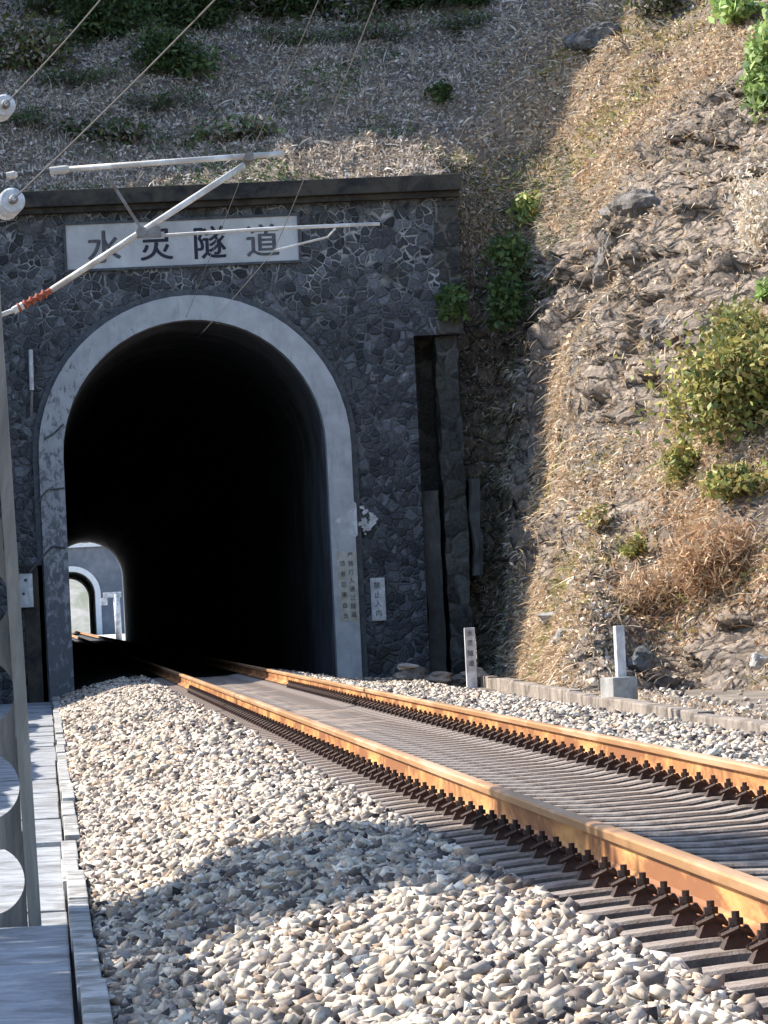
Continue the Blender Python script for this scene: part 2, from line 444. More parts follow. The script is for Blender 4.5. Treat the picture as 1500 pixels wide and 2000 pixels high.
def normal_of(x, Y):
    e = 0.12
    dx = (HH(x+e, Y) - HH(x-e, Y)) / (2*e); dy = (HH(x, Y+e) - HH(x, Y-e)) / (2*e)
    n = np.stack([-dx, -dy, np.ones_like(dx)], -1)
    return n / np.linalg.norm(n, axis=-1, keepdims=True)
def hit(px, py, y0=45.0, y1=125.0):
    """where the ray through a photo pixel first meets the slope"""
    ys = np.arange(y0, y1, 0.1)
    d = MT @ Vector((px - 750.0, 1000.0 - py, -FPX)); d = d / d.y
    xs = d.x * ys; zs = CAMZ + d.z * ys
    zz_ = HH(xs, ys); zz_ = HH(xs - DX(xs, ys, zz_), ys); ok = (zs < zz_) & ((xs > 6.5) | (ys > 91.3))
    i = int(np.argmax(ok))
    return Vector((xs[i], ys[i], zs[i]))

def soil_color(x, Y, z):
    n = fbm(x*0.6, Y*0.6 + z*0.5, 51, 4)[:, None]
    g = np.array([0.23, 0.20, 0.172]); t = np.array([0.37, 0.285, 0.205]); r = np.array([0.41, 0.345, 0.285])
    wr = rockmask(x, Y, z)[:, None]
    c = g + (t - g) * sst(n, -0.45, 0.35) * np.where(x > 8.0, 1.0, 0.55)[:, None]
    return np.concatenate([c*(1-0.9*wr) + r*0.9*wr, wr], 1)

def grid(xs, ys, keep):
    X, Yg = np.meshgrid(xs, ys, indexing='ij')
    Z = HH(X, Yg)
    X0 = X; X = X0 + DX(X0, Yg, Z)
    idx = np.arange(X.size).reshape(X.shape)
    q = np.stack([idx[:-1, :-1], idx[1:, :-1], idx[1:, 1:], idx[:-1, 1:]], -1).reshape(-1, 4)
    cx = 0.5*(X0[:-1, :-1] + X0[1:, 1:]).ravel(); cy = 0.5*(Yg[:-1, :-1] + Yg[1:, 1:]).ravel()
    q = q[keep(cx, cy)]
    return np.stack([X.ravel(), Yg.ravel(), Z.ravel()], -1), q
parts_v, parts_q, n0 = [], [], 0
for xs, ys, keep in (
    (np.r_[np.arange(-1.8, 16.4, 0.07)], np.linspace(91.2, 106, 124), lambda cx, cy: cx > -5),
    (np.r_[np.arange(-1.8, 16.4, 0.07)[119:]], np.linspace(46.0, 91.2, 560), lambda cx, cy: (cx > toe(cy) - 0.4)),
    (np.arange(-40, -1.79, 0.6), np.arange(91.2, 140, 0.6), lambda cx, cy: cx > -99),
    (np.arange(-1.8, 40, 0.7), np.arange(106, 140, 0.7), lambda cx, cy: cx > -99),
    (np.arange(16.36, 40, 0.7), np.arange(46, 106.5, 0.7), lambda cx, cy: cx > -99),
    (np.arange(7.4, 40, 0.5), np.arange(5, 46.2, 0.5), lambda cx, cy: cx > 7.2),
    (np.r_[np.arange(-30, -5.5, 0.8), np.arange(-5.4, -1.7, 0.2)], np.arange(-5, 91.3, 0.5), lambda cx, cy: cx > -99)):
    v, q = grid(xs, ys, keep)
    parts_v.append(v); parts_q.append(q + n0); n0 += len(v)
TV = np.concatenate(parts_v); TQ = np.concatenate(parts_q)
hs = np_mesh('hillside', TV, TQ, 4, M_SOIL, soil_color(TV[:, 0], TV[:, 1], TV[:, 2]))
tag(hs, kind='structure')
hs.data.polygons.foreach_set('use_smooth', np.ones(len(TQ), bool))

g = MB(); g.add([(-1500, -200, -0.60), (1500, -200, -0.60), (1500, 3000, -0.60), (-1500, 3000, -0.60)], [(0, 1, 2, 3)])
tag(g.build('ground', M_GROUND), kind='structure')

# ------------------------------------------------------------------ track bed, path, kerb
bed = [(0.155, -0.62), (0.155, -0.53), (0.45, -0.45), (0.9, -0.31), (1.35, -0.225), (1.84, -0.22), (1.92, -0.345), (4.06, -0.345), (4.14, -0.22), (4.5, -0.24), (5.6, -0.46), (6.9, -0.50), (6.9, -0.62)]
g = MB(); g.prism_y(bed, 2.0, 700.0)
tag(g.build('track_bed', M_MUD), kind='structure')
M_DUST = weathered('brown_ballast_dust', (0.25, 0.195, 0.155), (0.38, 0.305, 0.25), 6, (0.16, 0.125, 0.10), 0.35, bmp=0.8, bd=0.03)
def dust_strip():
    vs = []; fs = []
    xs = np.linspace(1.86, 4.12, 24); ys = np.arange(33.0, 89.6, .19)
    for yy in ys:
        zz = -0.345 + 0.125*sst(yy, 34, 46) - .012 + .030*fbm(xs*2.3, np.full_like(xs, yy*1.1), 91, 3)
        zz = np.where((xs < 1.9) | (xs > 4.1), -.35, zz)
        vs += [(a, yy, b) for a, b in zip(xs, zz)]
    n = len(xs)
    for j in range(len(ys)-1):
        for i in range(n-1): fs.append((j*n+i, j*n+i+1, (j+1)*n+i+1, (j+1)*n+i))
    g = MB(); g.add(vs, fs); return g
tag(dust_strip().build('dust_bed', M_DUST, smooth=True), kind='structure')
def bedz(x):
    return np.interp(x, [b[0] for b in bed[1:-1]], [b[1] for b in bed[1:-1]])

g = MB()
g.box(-1.6, 0.035, 6.0, 14.0, -0.62, -0.495); g.box(-1.6, 0.035, 14.02, 22.0, -0.62, -0.495)
y = 22.06
while y < 89.0:
    L = 1.9 + random.uniform(-0.05, 0.05)
    dz = random.uniform(-0.012, 0.012)
    if y < 30 and y + L > 30: dz = -0.03
    g.box(-1.6, 0.035 + random.uniform(-0.01, 0.008), y, min(y + L - 0.03, 89.5), -0.62, -0.545 + dz)
    y += L
tag(g.build('walkway', M_WALK, bevel=0.008), kind='structure')
g = MB()
y = 6.0
while y < 89.0:
    L = random.uniform(2.4, 3.2)
    dx = random.uniform(-0.012, 0.012); dz = random.uniform(-0.02, 0.02) + (0.02 if y < 25 else 0)
    if 25 < y < 29: dx -= 0.02; dz -= 0.03
    g.box(0.055 + dx, 0.155 + dx, y, min(y + L - 0.012, 89.6), -0.61, -0.455 + dz)
    y += L
tag(g.build('kerb', M_KERB, bevel=0.008), kind='structure')

# ballast stones
PHI = (1 + 5**0.5) / 2
ICO = np.array([(-1,PHI,0),(1,PHI,0),(-1,-PHI,0),(1,-PHI,0),(0,-1,PHI),(0,1,PHI),(0,-1,-PHI),(0,1,-PHI),(PHI,0,-1),(PHI,0,1),(-PHI,0,-1),(-PHI,0,1)]) / math.sqrt(1 + PHI*PHI)
ICOF = np.array([(0,11,5),(0,5,1),(0,1,7),(0,7,10),(0,10,11),(1,5,9),(5,11,4),(11,10,2),(10,7,6),(7,1,8),(3,9,4),(3,4,2),(3,2,6),(3,6,8),(3,8,9),(4,9,5),(2,4,11),(6,2,10),(8,6,7),(9,8,1)])
def rand_rot(n):
    q = rng.normal(size=(n, 4)); q /= np.linalg.norm(q, axis=1, keepdims=True)
    w, x, y, z = q.T
    return np.stack([1-2*(y*y+z*z), 2*(x*y-z*w), 2*(x*z+y*w), 2*(x*y+z*w), 1-2*(x*x+z*z), 2*(y*z-x*w), 2*(x*z-y*w), 2*(y*z+x*w), 1-2*(x*x+y*y)], -1).reshape(n, 3, 3)
CUB = np.array([(-1,-1,-1),(1,-1,-1),(1,1,-1),(-1,1,-1),(-1,-1,1),(1,-1,1),(1,1,1),(-1,1,1)]) * 0.62
CUBF = np.array([(0,2,1),(0,3,2),(4,5,6),(4,6,7),(0,1,5),(0,5,4),(1,2,6),(1,6,5),(2,3,7),(2,7,6),(3,0,4),(3,4,7)])
def stones(px, py, pz, size):
    """crushed stone: jittered hexahedra with sharp flat facets"""
    n = len(px)
    v = CUB[None] * rng.uniform(0.45, 1.35, (n, 8, 1)) + rng.uniform(-0.16, 0.16, (n, 8, 3))
    v = v * rng.uniform(0.55, 1.45, (n, 1, 3)) * (size[:, None, None] * 0.58)
    v = np.einsum('nij,nkj->nki', rand_rot(n), v)
    v[:, :, 2] *= 0.85
    v += np.stack([px, py, pz], -1)[:, None, :]
    f = (CUBF[None] + (np.arange(n) * 8)[:, None, None]).reshape(-1, 3)
    return v.reshape(-1, 3), f
def stone_colors(n, base):
    pal = np.array([(0.58, 0.51, 0.43), (0.38, 0.345, 0.32), (0.70, 0.625, 0.52), (0.18, 0.155, 0.145), (0.46, 0.355, 0.27), (0.09, 0.08, 0.085), (0.82, 0.76, 0.67)])
    c = pal[rng.choice(len(pal), n, p=[.21, .2, .18, .13, .1, .06, .12])] * rng.uniform(0.78, 1.15, (n, 1)) * base
    return np.repeat(c, 8, 0)
SLEEP0, SPC, NSL = 11.0, 0.57, 140
def scatter_ballast(x0, x1, y0, y1, dens, size, gap=False):
    n = int((x1-x0)*(y1-y0)*dens)
    x = rng.uniform(x0, x1, n); y = rng.uniform(y0, y1, n)
    k = x < 0.165*y + 1.2
    if gap:
        ph = ((y - SLEEP0) / SPC) % 1.0
        k &= (ph > 0.20) & (ph < 0.80)
        for rx in (2.24, 3.745): k &= np.abs(x - rx) > 0.05
    x, y = x[k], y[k]; n = len(x)
    s = size * rng.uniform(0.7, 1.35, n)
    z = bedz(x) + rng.uniform(-0.35, 0.75, n) * s - (0.035 if gap else 0) + (0.02 * fbm(x*1.7, y*1.7, 77, 2))
    if not gap:
        z = np.where((x > 1.92) & (x < 4.06), -0.21, z)
        ph = np.abs(((y - SLEEP0) / SPC + .5) % 1.0 - .5) < .2
        z = np.where(ph & (x > 1.78) & (x < 1.93), z - .03, z)
    return x, y, z, s
sets = [scatter_ballast(0.17, 1.90, 10.5, 36, 1250, 0.046), scatter_ballast(0.17, 1.93, 36, 89.5, 560, 0.06),
        scatter_ballast(4.06, 6.75, 24, 60, 420, 0.062), scatter_ballast(4.06, 6.75, 60, 89.7, 330, 0.07),
        scatter_ballast(1.88, 4.1, 10.5, 37, 480, 0.046, True)]
bx, by, bz, bs = [np.concatenate([s[i] for s in sets]) for i in range(4)]
v, f = stones(bx, by, bz, bs)
n_s = 4200
sy = rng.uniform(47, 84, n_s); sx_ = toe(sy) + np.abs(rng.normal(size=n_s))*.8 - .1
ss = rng.uniform(.03, .12, n_s)*rng.uniform(.5, 1, n_s)
bx = np.r_[bx, sx_]; by = np.r_[by, sy]; bs = np.r_[bs, ss]; bz = np.r_[bz, np.maximum(HH(sx_, sy), -.58) + ss*.2]
v, f = stones(bx, by, bz, bs)
dark = np.where((bx > 1.95) & (bx < 4.04), 0.35, 1.0)[:, None]  # stones between the rails darkened, painting in the shade of the sleeper gaps
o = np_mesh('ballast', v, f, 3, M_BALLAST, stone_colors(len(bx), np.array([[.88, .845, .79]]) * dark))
tag(o, 'loose pale crushed stone ballast around the track', 'ballast', kind='stuff')

# ------------------------------------------------------------------ rails
def rail(xc, label):
    g = MB()
    g.prism_y([(xc-.075, -.176), (xc+.075, -.176), (xc+.075, -.165), (xc+.02, -.148), (xc+.0085, -.135), (xc+.0085, -.052), (xc-.0085, -.052), (xc-.0085, -.135), (xc-.02, -.148), (xc-.075, -.165)], 8.0, 660.0)
    r = g.build('rail', M_RUST, loc=(xc, 8.0, -.176))
    tag(r, label, 'rail', 'rails of the track')
    h = MB()
    h.prism_y([(xc-.0085, -.052), (xc+.0085, -.052), (xc+.034, -.042), (xc+.0365, -.012), (xc+.030, -.003), (xc+.012, 0), (xc-.012, 0), (xc-.030, -.003), (xc-.0365, -.012), (xc-.034, -.042)], 8.0, 660.0)
    h.build('rail_head', M_RAILTOP, r)
    return r
rail(2.24, 'rusty orange rail nearer the concrete kerb, partly in shadow')
rail(3.745, 'rusty orange rail on the side of the rock cutting, fully sunlit')

# ------------------------------------------------------------------ sleepers
def sleeper_mesh():
    secs = [(-1.30, -.255, .075), (-1.27, -.225, .085), (-1.0, -.200, .085), (-0.86, -.190, .090), (-0.62, -.190, .090), (-0.45, -.215, .085), (0, -.228, .085),
            (0.45, -.215, .085), (0.62, -.190, .090), (0.86, -.190, .090), (1.0, -.200, .085), (1.27, -.225, .085), (1.30, -.255, .075)]
    vs = []; fs = []
    for x, zt, w in secs:
        vs += [(x, -.135, -.40), (x, -w-.012, zt-.012), (x, -w, zt), (x, w, zt), (x, w+.012, zt-.012), (x, .135, -.40)]
    for i in range(len(secs)-1):
        for k in range(6):
            a, b = i*6+k, i*6+(k+1) % 6
            fs.append((a, b, b+6, a+6))
    fs.append((5, 4, 3, 2, 1, 0)); fs.append(tuple(6*(len(secs)-1)+k for k in range(6)))
    g = MB(); g.add(vs, fs); return g
M_SLEEPSIDE = weathered('shade_tinted_concrete', (0.045, 0.038, 0.033), (0.12, 0.10, 0.085), 14, (0.2, 0.175, 0.15), 0.12, bmp=0.7)  # darker concrete for sleeper sides: the shade of the gaps put into the colour
def clip_mesh(sgn):
    g = MB()
    g.add([(-.05,-.05,-.19),(.05,-.05,-.19),(.05,.05,-.19),(-.05,.05,-.19),(-.016,-.02,-.128),(.016,-.02,-.128),(.016,.02,-.128),(-.016,.02,-.128)],
          [(3,2,1,0),(4,5,6,7),(0,1,5,4),(1,2,6,5),(2,3,7,6),(3,0,4,7)])
    g.tube([(0, 0, -.14), (0, 0, -.075)], .014, 6)
    g.tube([(0, 0, -.118), (0, 0, -.096)], .026, 6)
    for sy in (-1, 1):
        g.tube([(.05*sgn, sy*.03, -.150), (.0, sy*.055, -.125), (-.045*sgn, sy*.04, -.15), (-.03*sgn, sy*.012, -.125)], .010, 5)
    return g
SL = 'grey concrete sleeper with black rail clips bedded in the ballast'
CX = 2.9925
first = None
clips_src = []
for i in range(NSL):
    yy = SLEEP0 + SPC * i
    if yy > 89.5: break
    loc = (CX, yy + random.uniform(-.012, .012), 0.0)
    rz = random.uniform(-.008, .008)
    if first is None:
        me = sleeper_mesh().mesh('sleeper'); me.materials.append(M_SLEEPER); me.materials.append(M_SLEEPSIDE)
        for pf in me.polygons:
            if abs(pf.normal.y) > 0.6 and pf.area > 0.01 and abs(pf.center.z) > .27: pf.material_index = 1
        o = bpy.data.objects.new('sleeper', me); COL.objects.link(o); first = o
        for rx in (-.7525, .7525):
            for sg in (-1, 1):
                cm = clip_mesh(sg).mesh('rail_clip'); cm.transform(Matrix.Translation((rx + sg*.118, 0, 0))); cm.materials.append(M_CLIP)
                c = bpy.data.objects.new('rail_clip', cm); COL.objects.link(c); c.parent = o
                clips_src.append(c)
        tag(o, SL, 'sleeper', 'concrete sleepers under the rails')
    else:
        o = first.copy(); COL.objects.link(o)
        if yy < 70:
            for c in clips_src:
                d = c.copy(); COL.objects.link(d); d.parent = o
    o.location = loc; o.rotation_euler = (0, 0, rz)

# ------------------------------------------------------------------ tunnel portals
TCX, R0, ZS = 3.06, 2.57, 4.18
def arch_pts(cx, r, zs, zb, n=28):
    pts = [(cx - r, zb), (cx - r, zs)]
    for i in range(1, n):
        a = math.pi - math.pi * i / n
        pts.append((cx + r*math.cos(a), zs + r*math.sin(a)))
    return pts + [(cx + r, zs), (cx + r, zb)]
def solid_from_front(faces_pts, y0, y1):
    bm = bmesh.new()
    for f in faces_pts: bm.faces.new([bm.verts.new((x, y0, z)) for x, z in f])
    bmesh.ops.remove_doubles(bm, verts=bm.verts[:], dist=1e-4)
    r = bmesh.ops.extrude_face_region(bm, geom=bm.faces[:])
    bmesh.ops.translate(bm, verts=[e for e in r['geom'] if isinstance(e, bmesh.types.BMVert)], vec=(0, y1-y0, 0))
    bmesh.ops.recalc_face_normals(bm, faces=bm.faces[:])
    me = bpy.data.meshes.new('m'); bm.to_mesh(me); bm.free(); return me
def ring_mesh(cx, ri, ro, zs, zb, y0, y1):
    a = arch_pts(cx, ri, zs, zb); b = arch_pts(cx, ro, zs, zb)
    return solid_from_front([(a[i], a[i+1], b[i+1], b[i]) for i in range(len(a)-1)], y0, y1)
def tube_mesh(cx, r, zs, zb, y0, y1, ny):
    a = arch_pts(cx, r, zs, zb, 22); n = len(a)
    vs = []; fs = []
    for j in range(ny+1):
        yy = y0 + (y1-y0)*j/ny
        vs += [(x, yy, z) for x, z in a]
    for j in range(ny):
        for i in range(n-1): fs.append((j*n+i, j*n+i+1, (j+1)*n+i+1, (j+1)*n+i))
    me = bpy.data.meshes.new('m'); me.from_pydata(vs, [], fs); return me

def portal_front(cx, r, zs, xl, xr, xr2, zk, zb, zt):
    a = arch_pts(cx, r, zs, zb)[1:-1]
    F = []
    for i in range(len(a)-1): F.append(((a[i][0], a[i][1]), (a[i+1][0], a[i+1][1]), (a[i+1][0], zt), (a[i][0], zt)))
    F.append(((xl, zb), (cx-r, zb), (cx-r, zs), (cx-r, zt), (xl, zt)))
    F.append(((cx+r, zb), (xr, zb), (xr, zk), (cx+r, zk), (cx+r, zs)) if False else ((cx+r, zb), (xr, zb), (xr, zk), (xr, zt), (cx+r, zt), (cx+r, zs)))
    if xr2 > xr: F.append(((xr, zk), (xr2, zk), (xr2, zt), (xr, zt)))
    return F

portal = empty('tunnel_portal', (TCX, YP, -0.6), 'dark rubble stone tunnel portal with a pale painted arch ring around the track', 'tunnel portal')
me = solid_from_front(portal_front(TCX, 2.85, ZS, -3.2, 7.45, 8.42, 6.25, -0.7, 9.02), YP, YP+1.15)
link_mesh('facade_wall', me, M_STONE, portal)
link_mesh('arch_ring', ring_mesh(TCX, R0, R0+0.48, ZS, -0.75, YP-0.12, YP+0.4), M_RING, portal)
link_mesh('arch_rim', ring_mesh(TCX, R0+0.483, R0+0.60, ZS, -0.74, YP-0.05, YP+0.3), M_FRAME, portal)
link_mesh('tunnel_lining', tube_mesh(TCX, R0+0.004, ZS, -0.7, YP+0.39, 333.0, 40), M_LINING, portal)
g = MB()
for yy in (96, 103, 111, 120, 131, 143): pass
g.box(-3.3, 8.5, YP-0.42, YP+1.16, 9.05, 9.36)
g.box(-3.26, 8.47, YP-0.25, YP+1.15, 8.93, 9.048)
g.build('cornice', M_CORNICE, portal, bevel=0.015)
# buttress and recess to the right of the facade
def rough_box(x0, x1, y0, y1, z0, z1, amp, seed, cell=.07):
    bm = bmesh.new()
    nz = max(2, int((z1-z0)/cell)); nx = max(2, int((x1-x0)/cell)); ny = max(2, int((y1-y0)/cell/2))
    def sheet(f, na, nb):
        g_ = [[bm.verts.new(f(i/na, j/nb)) for j in range(nb+1)] for i in range(na+1)]
        for i in range(na):
            for j in range(nb): bm.faces.new((g_[i][j], g_[i+1][j], g_[i+1][j+1], g_[i][j+1]))
    L = lambda a, b, t: a + (b-a)*t
    sheet(lambda u, v: (L(x0, x1, u), y0, L(z0, z1, v)), nx, nz)
    sheet(lambda u, v: (x0, L(y0, y1, u), L(z0, z1, v)), ny, nz)
    sheet(lambda u, v: (x1, L(y0, y1, u), L(z0, z1, v)), ny, nz)
    sheet(lambda u, v: (L(x0, x1, u), L(y0, y1, v), z1), nx, ny)
    bmesh.ops.remove_doubles(bm, verts=bm.verts[:], dist=1e-4)
    bmesh.ops.recalc_face_normals(bm, faces=bm.faces[:])
    for v in bm.verts:
        p = v.co + Vector((seed*3.1, 0, 0))
        n_ = Vector((noise_.noise(p*1.7) + .5*noise_.noise(p*4.7), noise_.noise(p*1.9 + Vector((9, 0, 0))) + .6*noise_.noise(p*6), .5*noise_.noise(p*2.2 + Vector((0, 5, 0)))))
        v.co = v.co + n_*amp
    me = bpy.data.meshes.new('m'); bm.to_mesh(me); bm.free(); return me
M_PIER = weathered('stained_render', (0.06, 0.06, 0.06), (0.13, 0.125, 0.118), 3.5, (0.045, 0.042, 0.038), 0.6, stretch=(1, 1, .45), bmp=0.8, bd=.03)
link_mesh('buttress', rough_box(7.90, 8.34, YP+0.25, YP+1.3, -0.7, 6.24, .055, 1), M_STONE2, portal)
g = MB(); g.box(7.453, 8.44, YP+1.302, YP+1.5, -0.7, 6.24); g.build('recess_wall', M_STONE2, portal)
link_mesh('plaster_pier', rough_box(7.47, 7.80, YP+0.15, YP+1.3, -0.65, 3.2, .03, 2), M_PIER, portal)
link_mesh('plaster_pier', rough_box(8.42, 8.58, YP-0.1, YP+1.25, 1.5, 3.4, .05, 3), M_PIER, portal)
# thin dark panel standing just proud of the wall left of the arch
g = MB(); g.box(-0.40, -0.02, YP-0.05, YP-0.006, -0.6, 2.1); g.build('dark_panel', M_CORNICE, portal)

# coping stones visible along the right edge of the facade
g = MB()
z = 6.26
while z < 8.85:
    h = random.uniform(0.32, 0.5); h = min(h, 8.9 - z)
    g.box(8.02 + random.uniform(-0.12, 0.1), 8.44, YP-0.03, YP+0.5, z, z+h-0.02); z += h
g.build('corner_quoins', M_STONE2, portal, bevel=0.02)

# second tunnel, seen through the first
p2 = empty('tunnel_portal', (TCX, 515.0, -0.6), 'distant grey tunnel portal seen through the far end of the first tunnel', 'tunnel portal')
M_FARSTONE = weathered('pale_far_stone', (0.13, 0.145, 0.17), (0.22, 0.235, 0.27), 0.9, (0.12, 0.14, 0.17), 0.4)
M_FARRING = weathered('far_ring', (0.62, 0.64, 0.66), (0.75, 0.76, 0.77), 1.5)
link_mesh('facade_wall', solid_from_front(portal_front(TCX, 2.9, ZS, -6, 14, 14, 6, -0.7, 9.4), 515, 517), M_FARSTONE, p2)
link_mesh('arch_ring', ring_mesh(TCX, R0, R0+0.6, ZS, -0.75, 514.8, 516), M_FARRING, p2)
link_mesh('tunnel_lining', tube_mesh(TCX, R0+0.004, ZS, -0.7, 515.9, 600, 12), M_FARRING, p2)
g = MB(); g.box(-6.2, 14.2, 514.5, 517.1, 9.42, 9.8); g.build('cornice', M_FARRING, p2)
g = MB()
for k in range(7): g.box(-1.6+1.5*k, -0.95+1.5*k, 514.9, 514.97, 9.85, 10.5)
g.build('parapet', M_FARSTONE, p2)
# pale slopes beyond
M_FARHILL = weathered('far_slope_earth', (0.34, 0.33, 0.30), (0.52, 0.50, 0.45), 0.5, (0.26, 0.28, 0.2), 0.5)
def slope(y0, xs, rise):
    vs = []; fs = []
    ny = 14
    for j in range(ny):
        for i, x in enumerate(xs):
            yy = y0 + 4*j
            vs.append((x, yy, (10.0 if rise else -0.6) + 2.6*j + 1.3*float(fbm(x*.2, yy*.2, 5, 3))))
    n = len(xs)
    for j in range(ny-1):
        for i in range(n-1): fs.append((j*n+i, j*n+i+1, (j+1)*n+i+1, (j+1)*n+i))
    g = MB(); g.add(vs, fs); return g
tag(slope(517.2, np.linspace(-30, 40, 40), True).build('distant_slope', M_FARHILL, smooth=True), kind='structure')
tag(slope(640, np.linspace(-60, 80, 40), False).build('distant_hill', M_FARHILL, smooth=True), kind='structure')
g = MB(); g.add([(-6, 334, -0.44), (20, 334, -0.44), (20, 514, -0.44), (-6, 514, -0.44)], [(0, 1, 2, 3)])
tag(g.build('gravel_clearing', weathered('bright_gravel', (0.55, 0.53, 0.5), (0.7, 0.68, 0.64), 3), ), kind='structure')
# white post standing just beyond the far mouth
fp = empty('signal_post', (5.35, 345.0, -0.45), 'bright white post with a short arm beyond the far tunnel mouth', 'post')
g = MB(); g.tube([(5.38, 345, -0.45), (5.34, 345, 3.0)], 0.24, 8); g.build('post_shaft', M_WHITE, fp, smooth=True)
g = MB(); g.box(4.35, 5.7, 344.9, 345.1, 2.75, 3.15); g.box(4.15, 4.65, 344.85, 345.12, 2.2, 2.74); g.build('post_arm', M_WHITE, fp, bevel=0.03)

# ------------------------------------------------------------------ text
def text_mesh(s, size, m, name='lettering', extrude=0.004, weight=0.0):
    cu = bpy.data.curves.new('t', 'FONT'); cu.body = s; cu.size = size
    cu.align_x = 'CENTER'; cu.align_y = 'CENTER'; cu.extrude = extrude; cu.offset = weight
    ob = bpy.data.objects.new('t', cu); COL.objects.link(ob)
    dg = bpy.context.evaluated_depsgraph_get(); dg.update()
    me = bpy.data.meshes.new_from_object(ob.evaluated_get(dg))
    bpy.data.objects.remove(ob)
    # centre the glyph box and stand it upright facing the camera side (-y)
    n = len(me.vertices); co = np.zeros(n*3); me.vertices.foreach_get('co', co); co = co.reshape(-1, 3)
    if n:
        mid = 0.5*(co.min(0) + co.max(0))
        me.transform(Matrix.Translation((-mid[0], -mid[1], 0)))
    me.transform(Matrix.Rotation(math.pi/2, 4, 'X'))
    me.materials.clear(); me.name = name
    return me
def put_text(s, pos, size, m, parent, name='character', weight=0.0, squash=1.0):
    me = text_mesh(s, size, m, name)
    if weight:
        bm = bmesh.new(); bm.from_mesh(me); me2 = me.copy()
        for k, (dx, dz) in enumerate(((weight, 0), (0, weight), (-weight, 0))):
            m3 = me2.copy(); m3.transform(Matrix.Translation((dx, .0009*(k+1), dz))); bm.from_mesh(m3)
        bm.to_mesh(me); bm.free()
    me.transform(Matrix.Translation(pos))
    return link_mesh(name, me, m, parent)

# name plaque
a, b_ = P(132, 530, YP-0.06), P(580, 418, YP-0.06)
pl = empty('name_plaque', ((a.x+b_.x)/2, YP, a.z), 'white rectangular stone plaque with four dark characters above the arch', 'sign')
g = MB(); g.box(a.x, b_.x, YP-0.05, YP+0.05, a.z+0.03, b_.z-0.03); g.build('panel', M_PLAQUE, pl)
g = MB()
for x0, x1, z0, z1 in ((a.x-.05, a.x-.002, a.z-.02, b_.z+.02), (b_.x+.002, b_.x+.05, a.z-.02, b_.z+.02), (a.x, b_.x, a.z-.02, a.z+.028), (a.x, b_.x, b_.z-.028, b_.z+.02)):
    g.box(x0, x1, YP-0.085, YP+0.05, z0, z1)
g.build('frame', M_FRAME, pl)
zc_ = (a.z + b_.z)/2
for ch, px, m in (('水', 203, M_INKFADE), ('灵', 305, M_INK), ('隧', 410, M_INK), ('道', 513, M_INKFADE)):
    put_text(ch, (P(px, 475, YP).x, YP-0.056, zc_-0.02), 0.68, m, pl, weight=.012)

# painted notice on the right foot of the ring
Yr = YP-0.12
nt_ = empty('painted_notice', P(676, 1215, Yr), 'cream painted notice with two columns of small writing on the arch foot', 'notice')
a, b_ = P(662, 1215, Yr), P(694, 1076, Yr)
g = MB(); g.box(a.x+.02, b_.x+.02, Yr-.006, Yr-.001, a.z, b_.z); g.build('panel', weathered('cream_paint', (0.48, 0.47, 0.43), (0.6, 0.58, 0.52), 8, (0.4, 0.38, 0.3), 0.3), nt_)
for col, txt, px0, px1 in (('r', '严禁行人通过隧道', 682, 690), ('l', '违者后果自负', 667, 674)):
    n = len(txt)
    for i, ch in enumerate(txt):
        t = i / (n-1)
        py = (1084 if col == 'r' else 1100) + ((1200 if col == 'r' else 1203) - (1084 if col == 'r' else 1100)) * t
        p = P(px0 + (px1-px0)*t, py, Yr)
        put_text(ch, (p.x+.015, Yr-.011, p.z), 0.115, M_INKFADE, nt_)
# diamond and its peeled right half
dm = empty('painted_diamond', P(690, 1055, Yr), 'white painted diamond on the arch edge, its right half flaked over rough stone', 'painted mark')
c = P(690, 1016, Yr)
g = MB(); q = [(c.x-.36, c.z), (c.x+.02, c.z-.34), (c.x+.075, c.z-.29), (c.x+.075, c.z+.33), (c.x+.03, c.z+.36)]
g.prism_y(q, Yr-.005, Yr-.001); g.build('painted_half', M_WHITE, dm)
g = MB()
for k in range(26):
    u = random.random(); w = random.uniform(-1, 1)*(1-u)
    cx, cz = c.x+.12+u*.34, c.z+w*.40
    r = random.uniform(.025, .075)
    ang = [2*math.pi*i/7 + random.uniform(-.3, .3) for i in range(7)]
    g.prism_y([(cx + r*random.uniform(.5, 1.3)*math.cos(t), cz + r*random.uniform(.5, 1.3)*math.sin(t)) for t in ang], YP-.070-.0006*k, YP-.005)
g.build('flaked_half', M_WHITE, dm)

# small white board on the wall
Ys = YP-0.06
sg = empty('wall_sign', P(738, 1213, Ys), 'small white vertical board with four characters fixed on dark stone wall right of arch', 'sign')
a, b_ = P(727, 1213, Ys), P(750, 1128, Ys)
g = MB(); g.box(a.x, b_.x+.01, Ys, YP-.005, a.z, b_.z); g.build('board', M_WHITE, sg, bevel=.006)
for i, ch in enumerate('禁止入内'):
    p = P(735 + i*1.4, 1143 + i*18, Ys); put_text(ch, (p.x+.01, Ys-.006, p.z), 0.14, M_INKFADE, sg)

# white plate beside the pole
sg = empty('metal_plate', P(55, 1185, YP-.2), 'white plate with a dark bolt hole hanging left of the arch beside the pole', 'plate')
a, b_ = P(40, 1187, YP-.2), P(63, 1120, YP-.2)
g = MB(); g.box(a.x, b_.x, YP-.2, YP-.17, a.z, b_.z); g.build('board', M_WHITE, sg, bevel=.012)
g = MB()
for px, py, r in ((46, 1160, .03), (50, 1133, .035)):
    p = P(px, py, YP-.205); g.disc_stack((p.x, YP-.2005, p.z), (0, -1, 0), [(0, r), (.012, r*.9)], 10)
g.build('bolt', M_FRAME, sg)
g = MB(); g.box((a.x+b_.x)/2-.03, (a.x+b_.x)/2+.03, YP-.169, YP-.004, b_.z-.3, b_.z-.24); g.build('bracket', M_DARKSTEEL, sg)

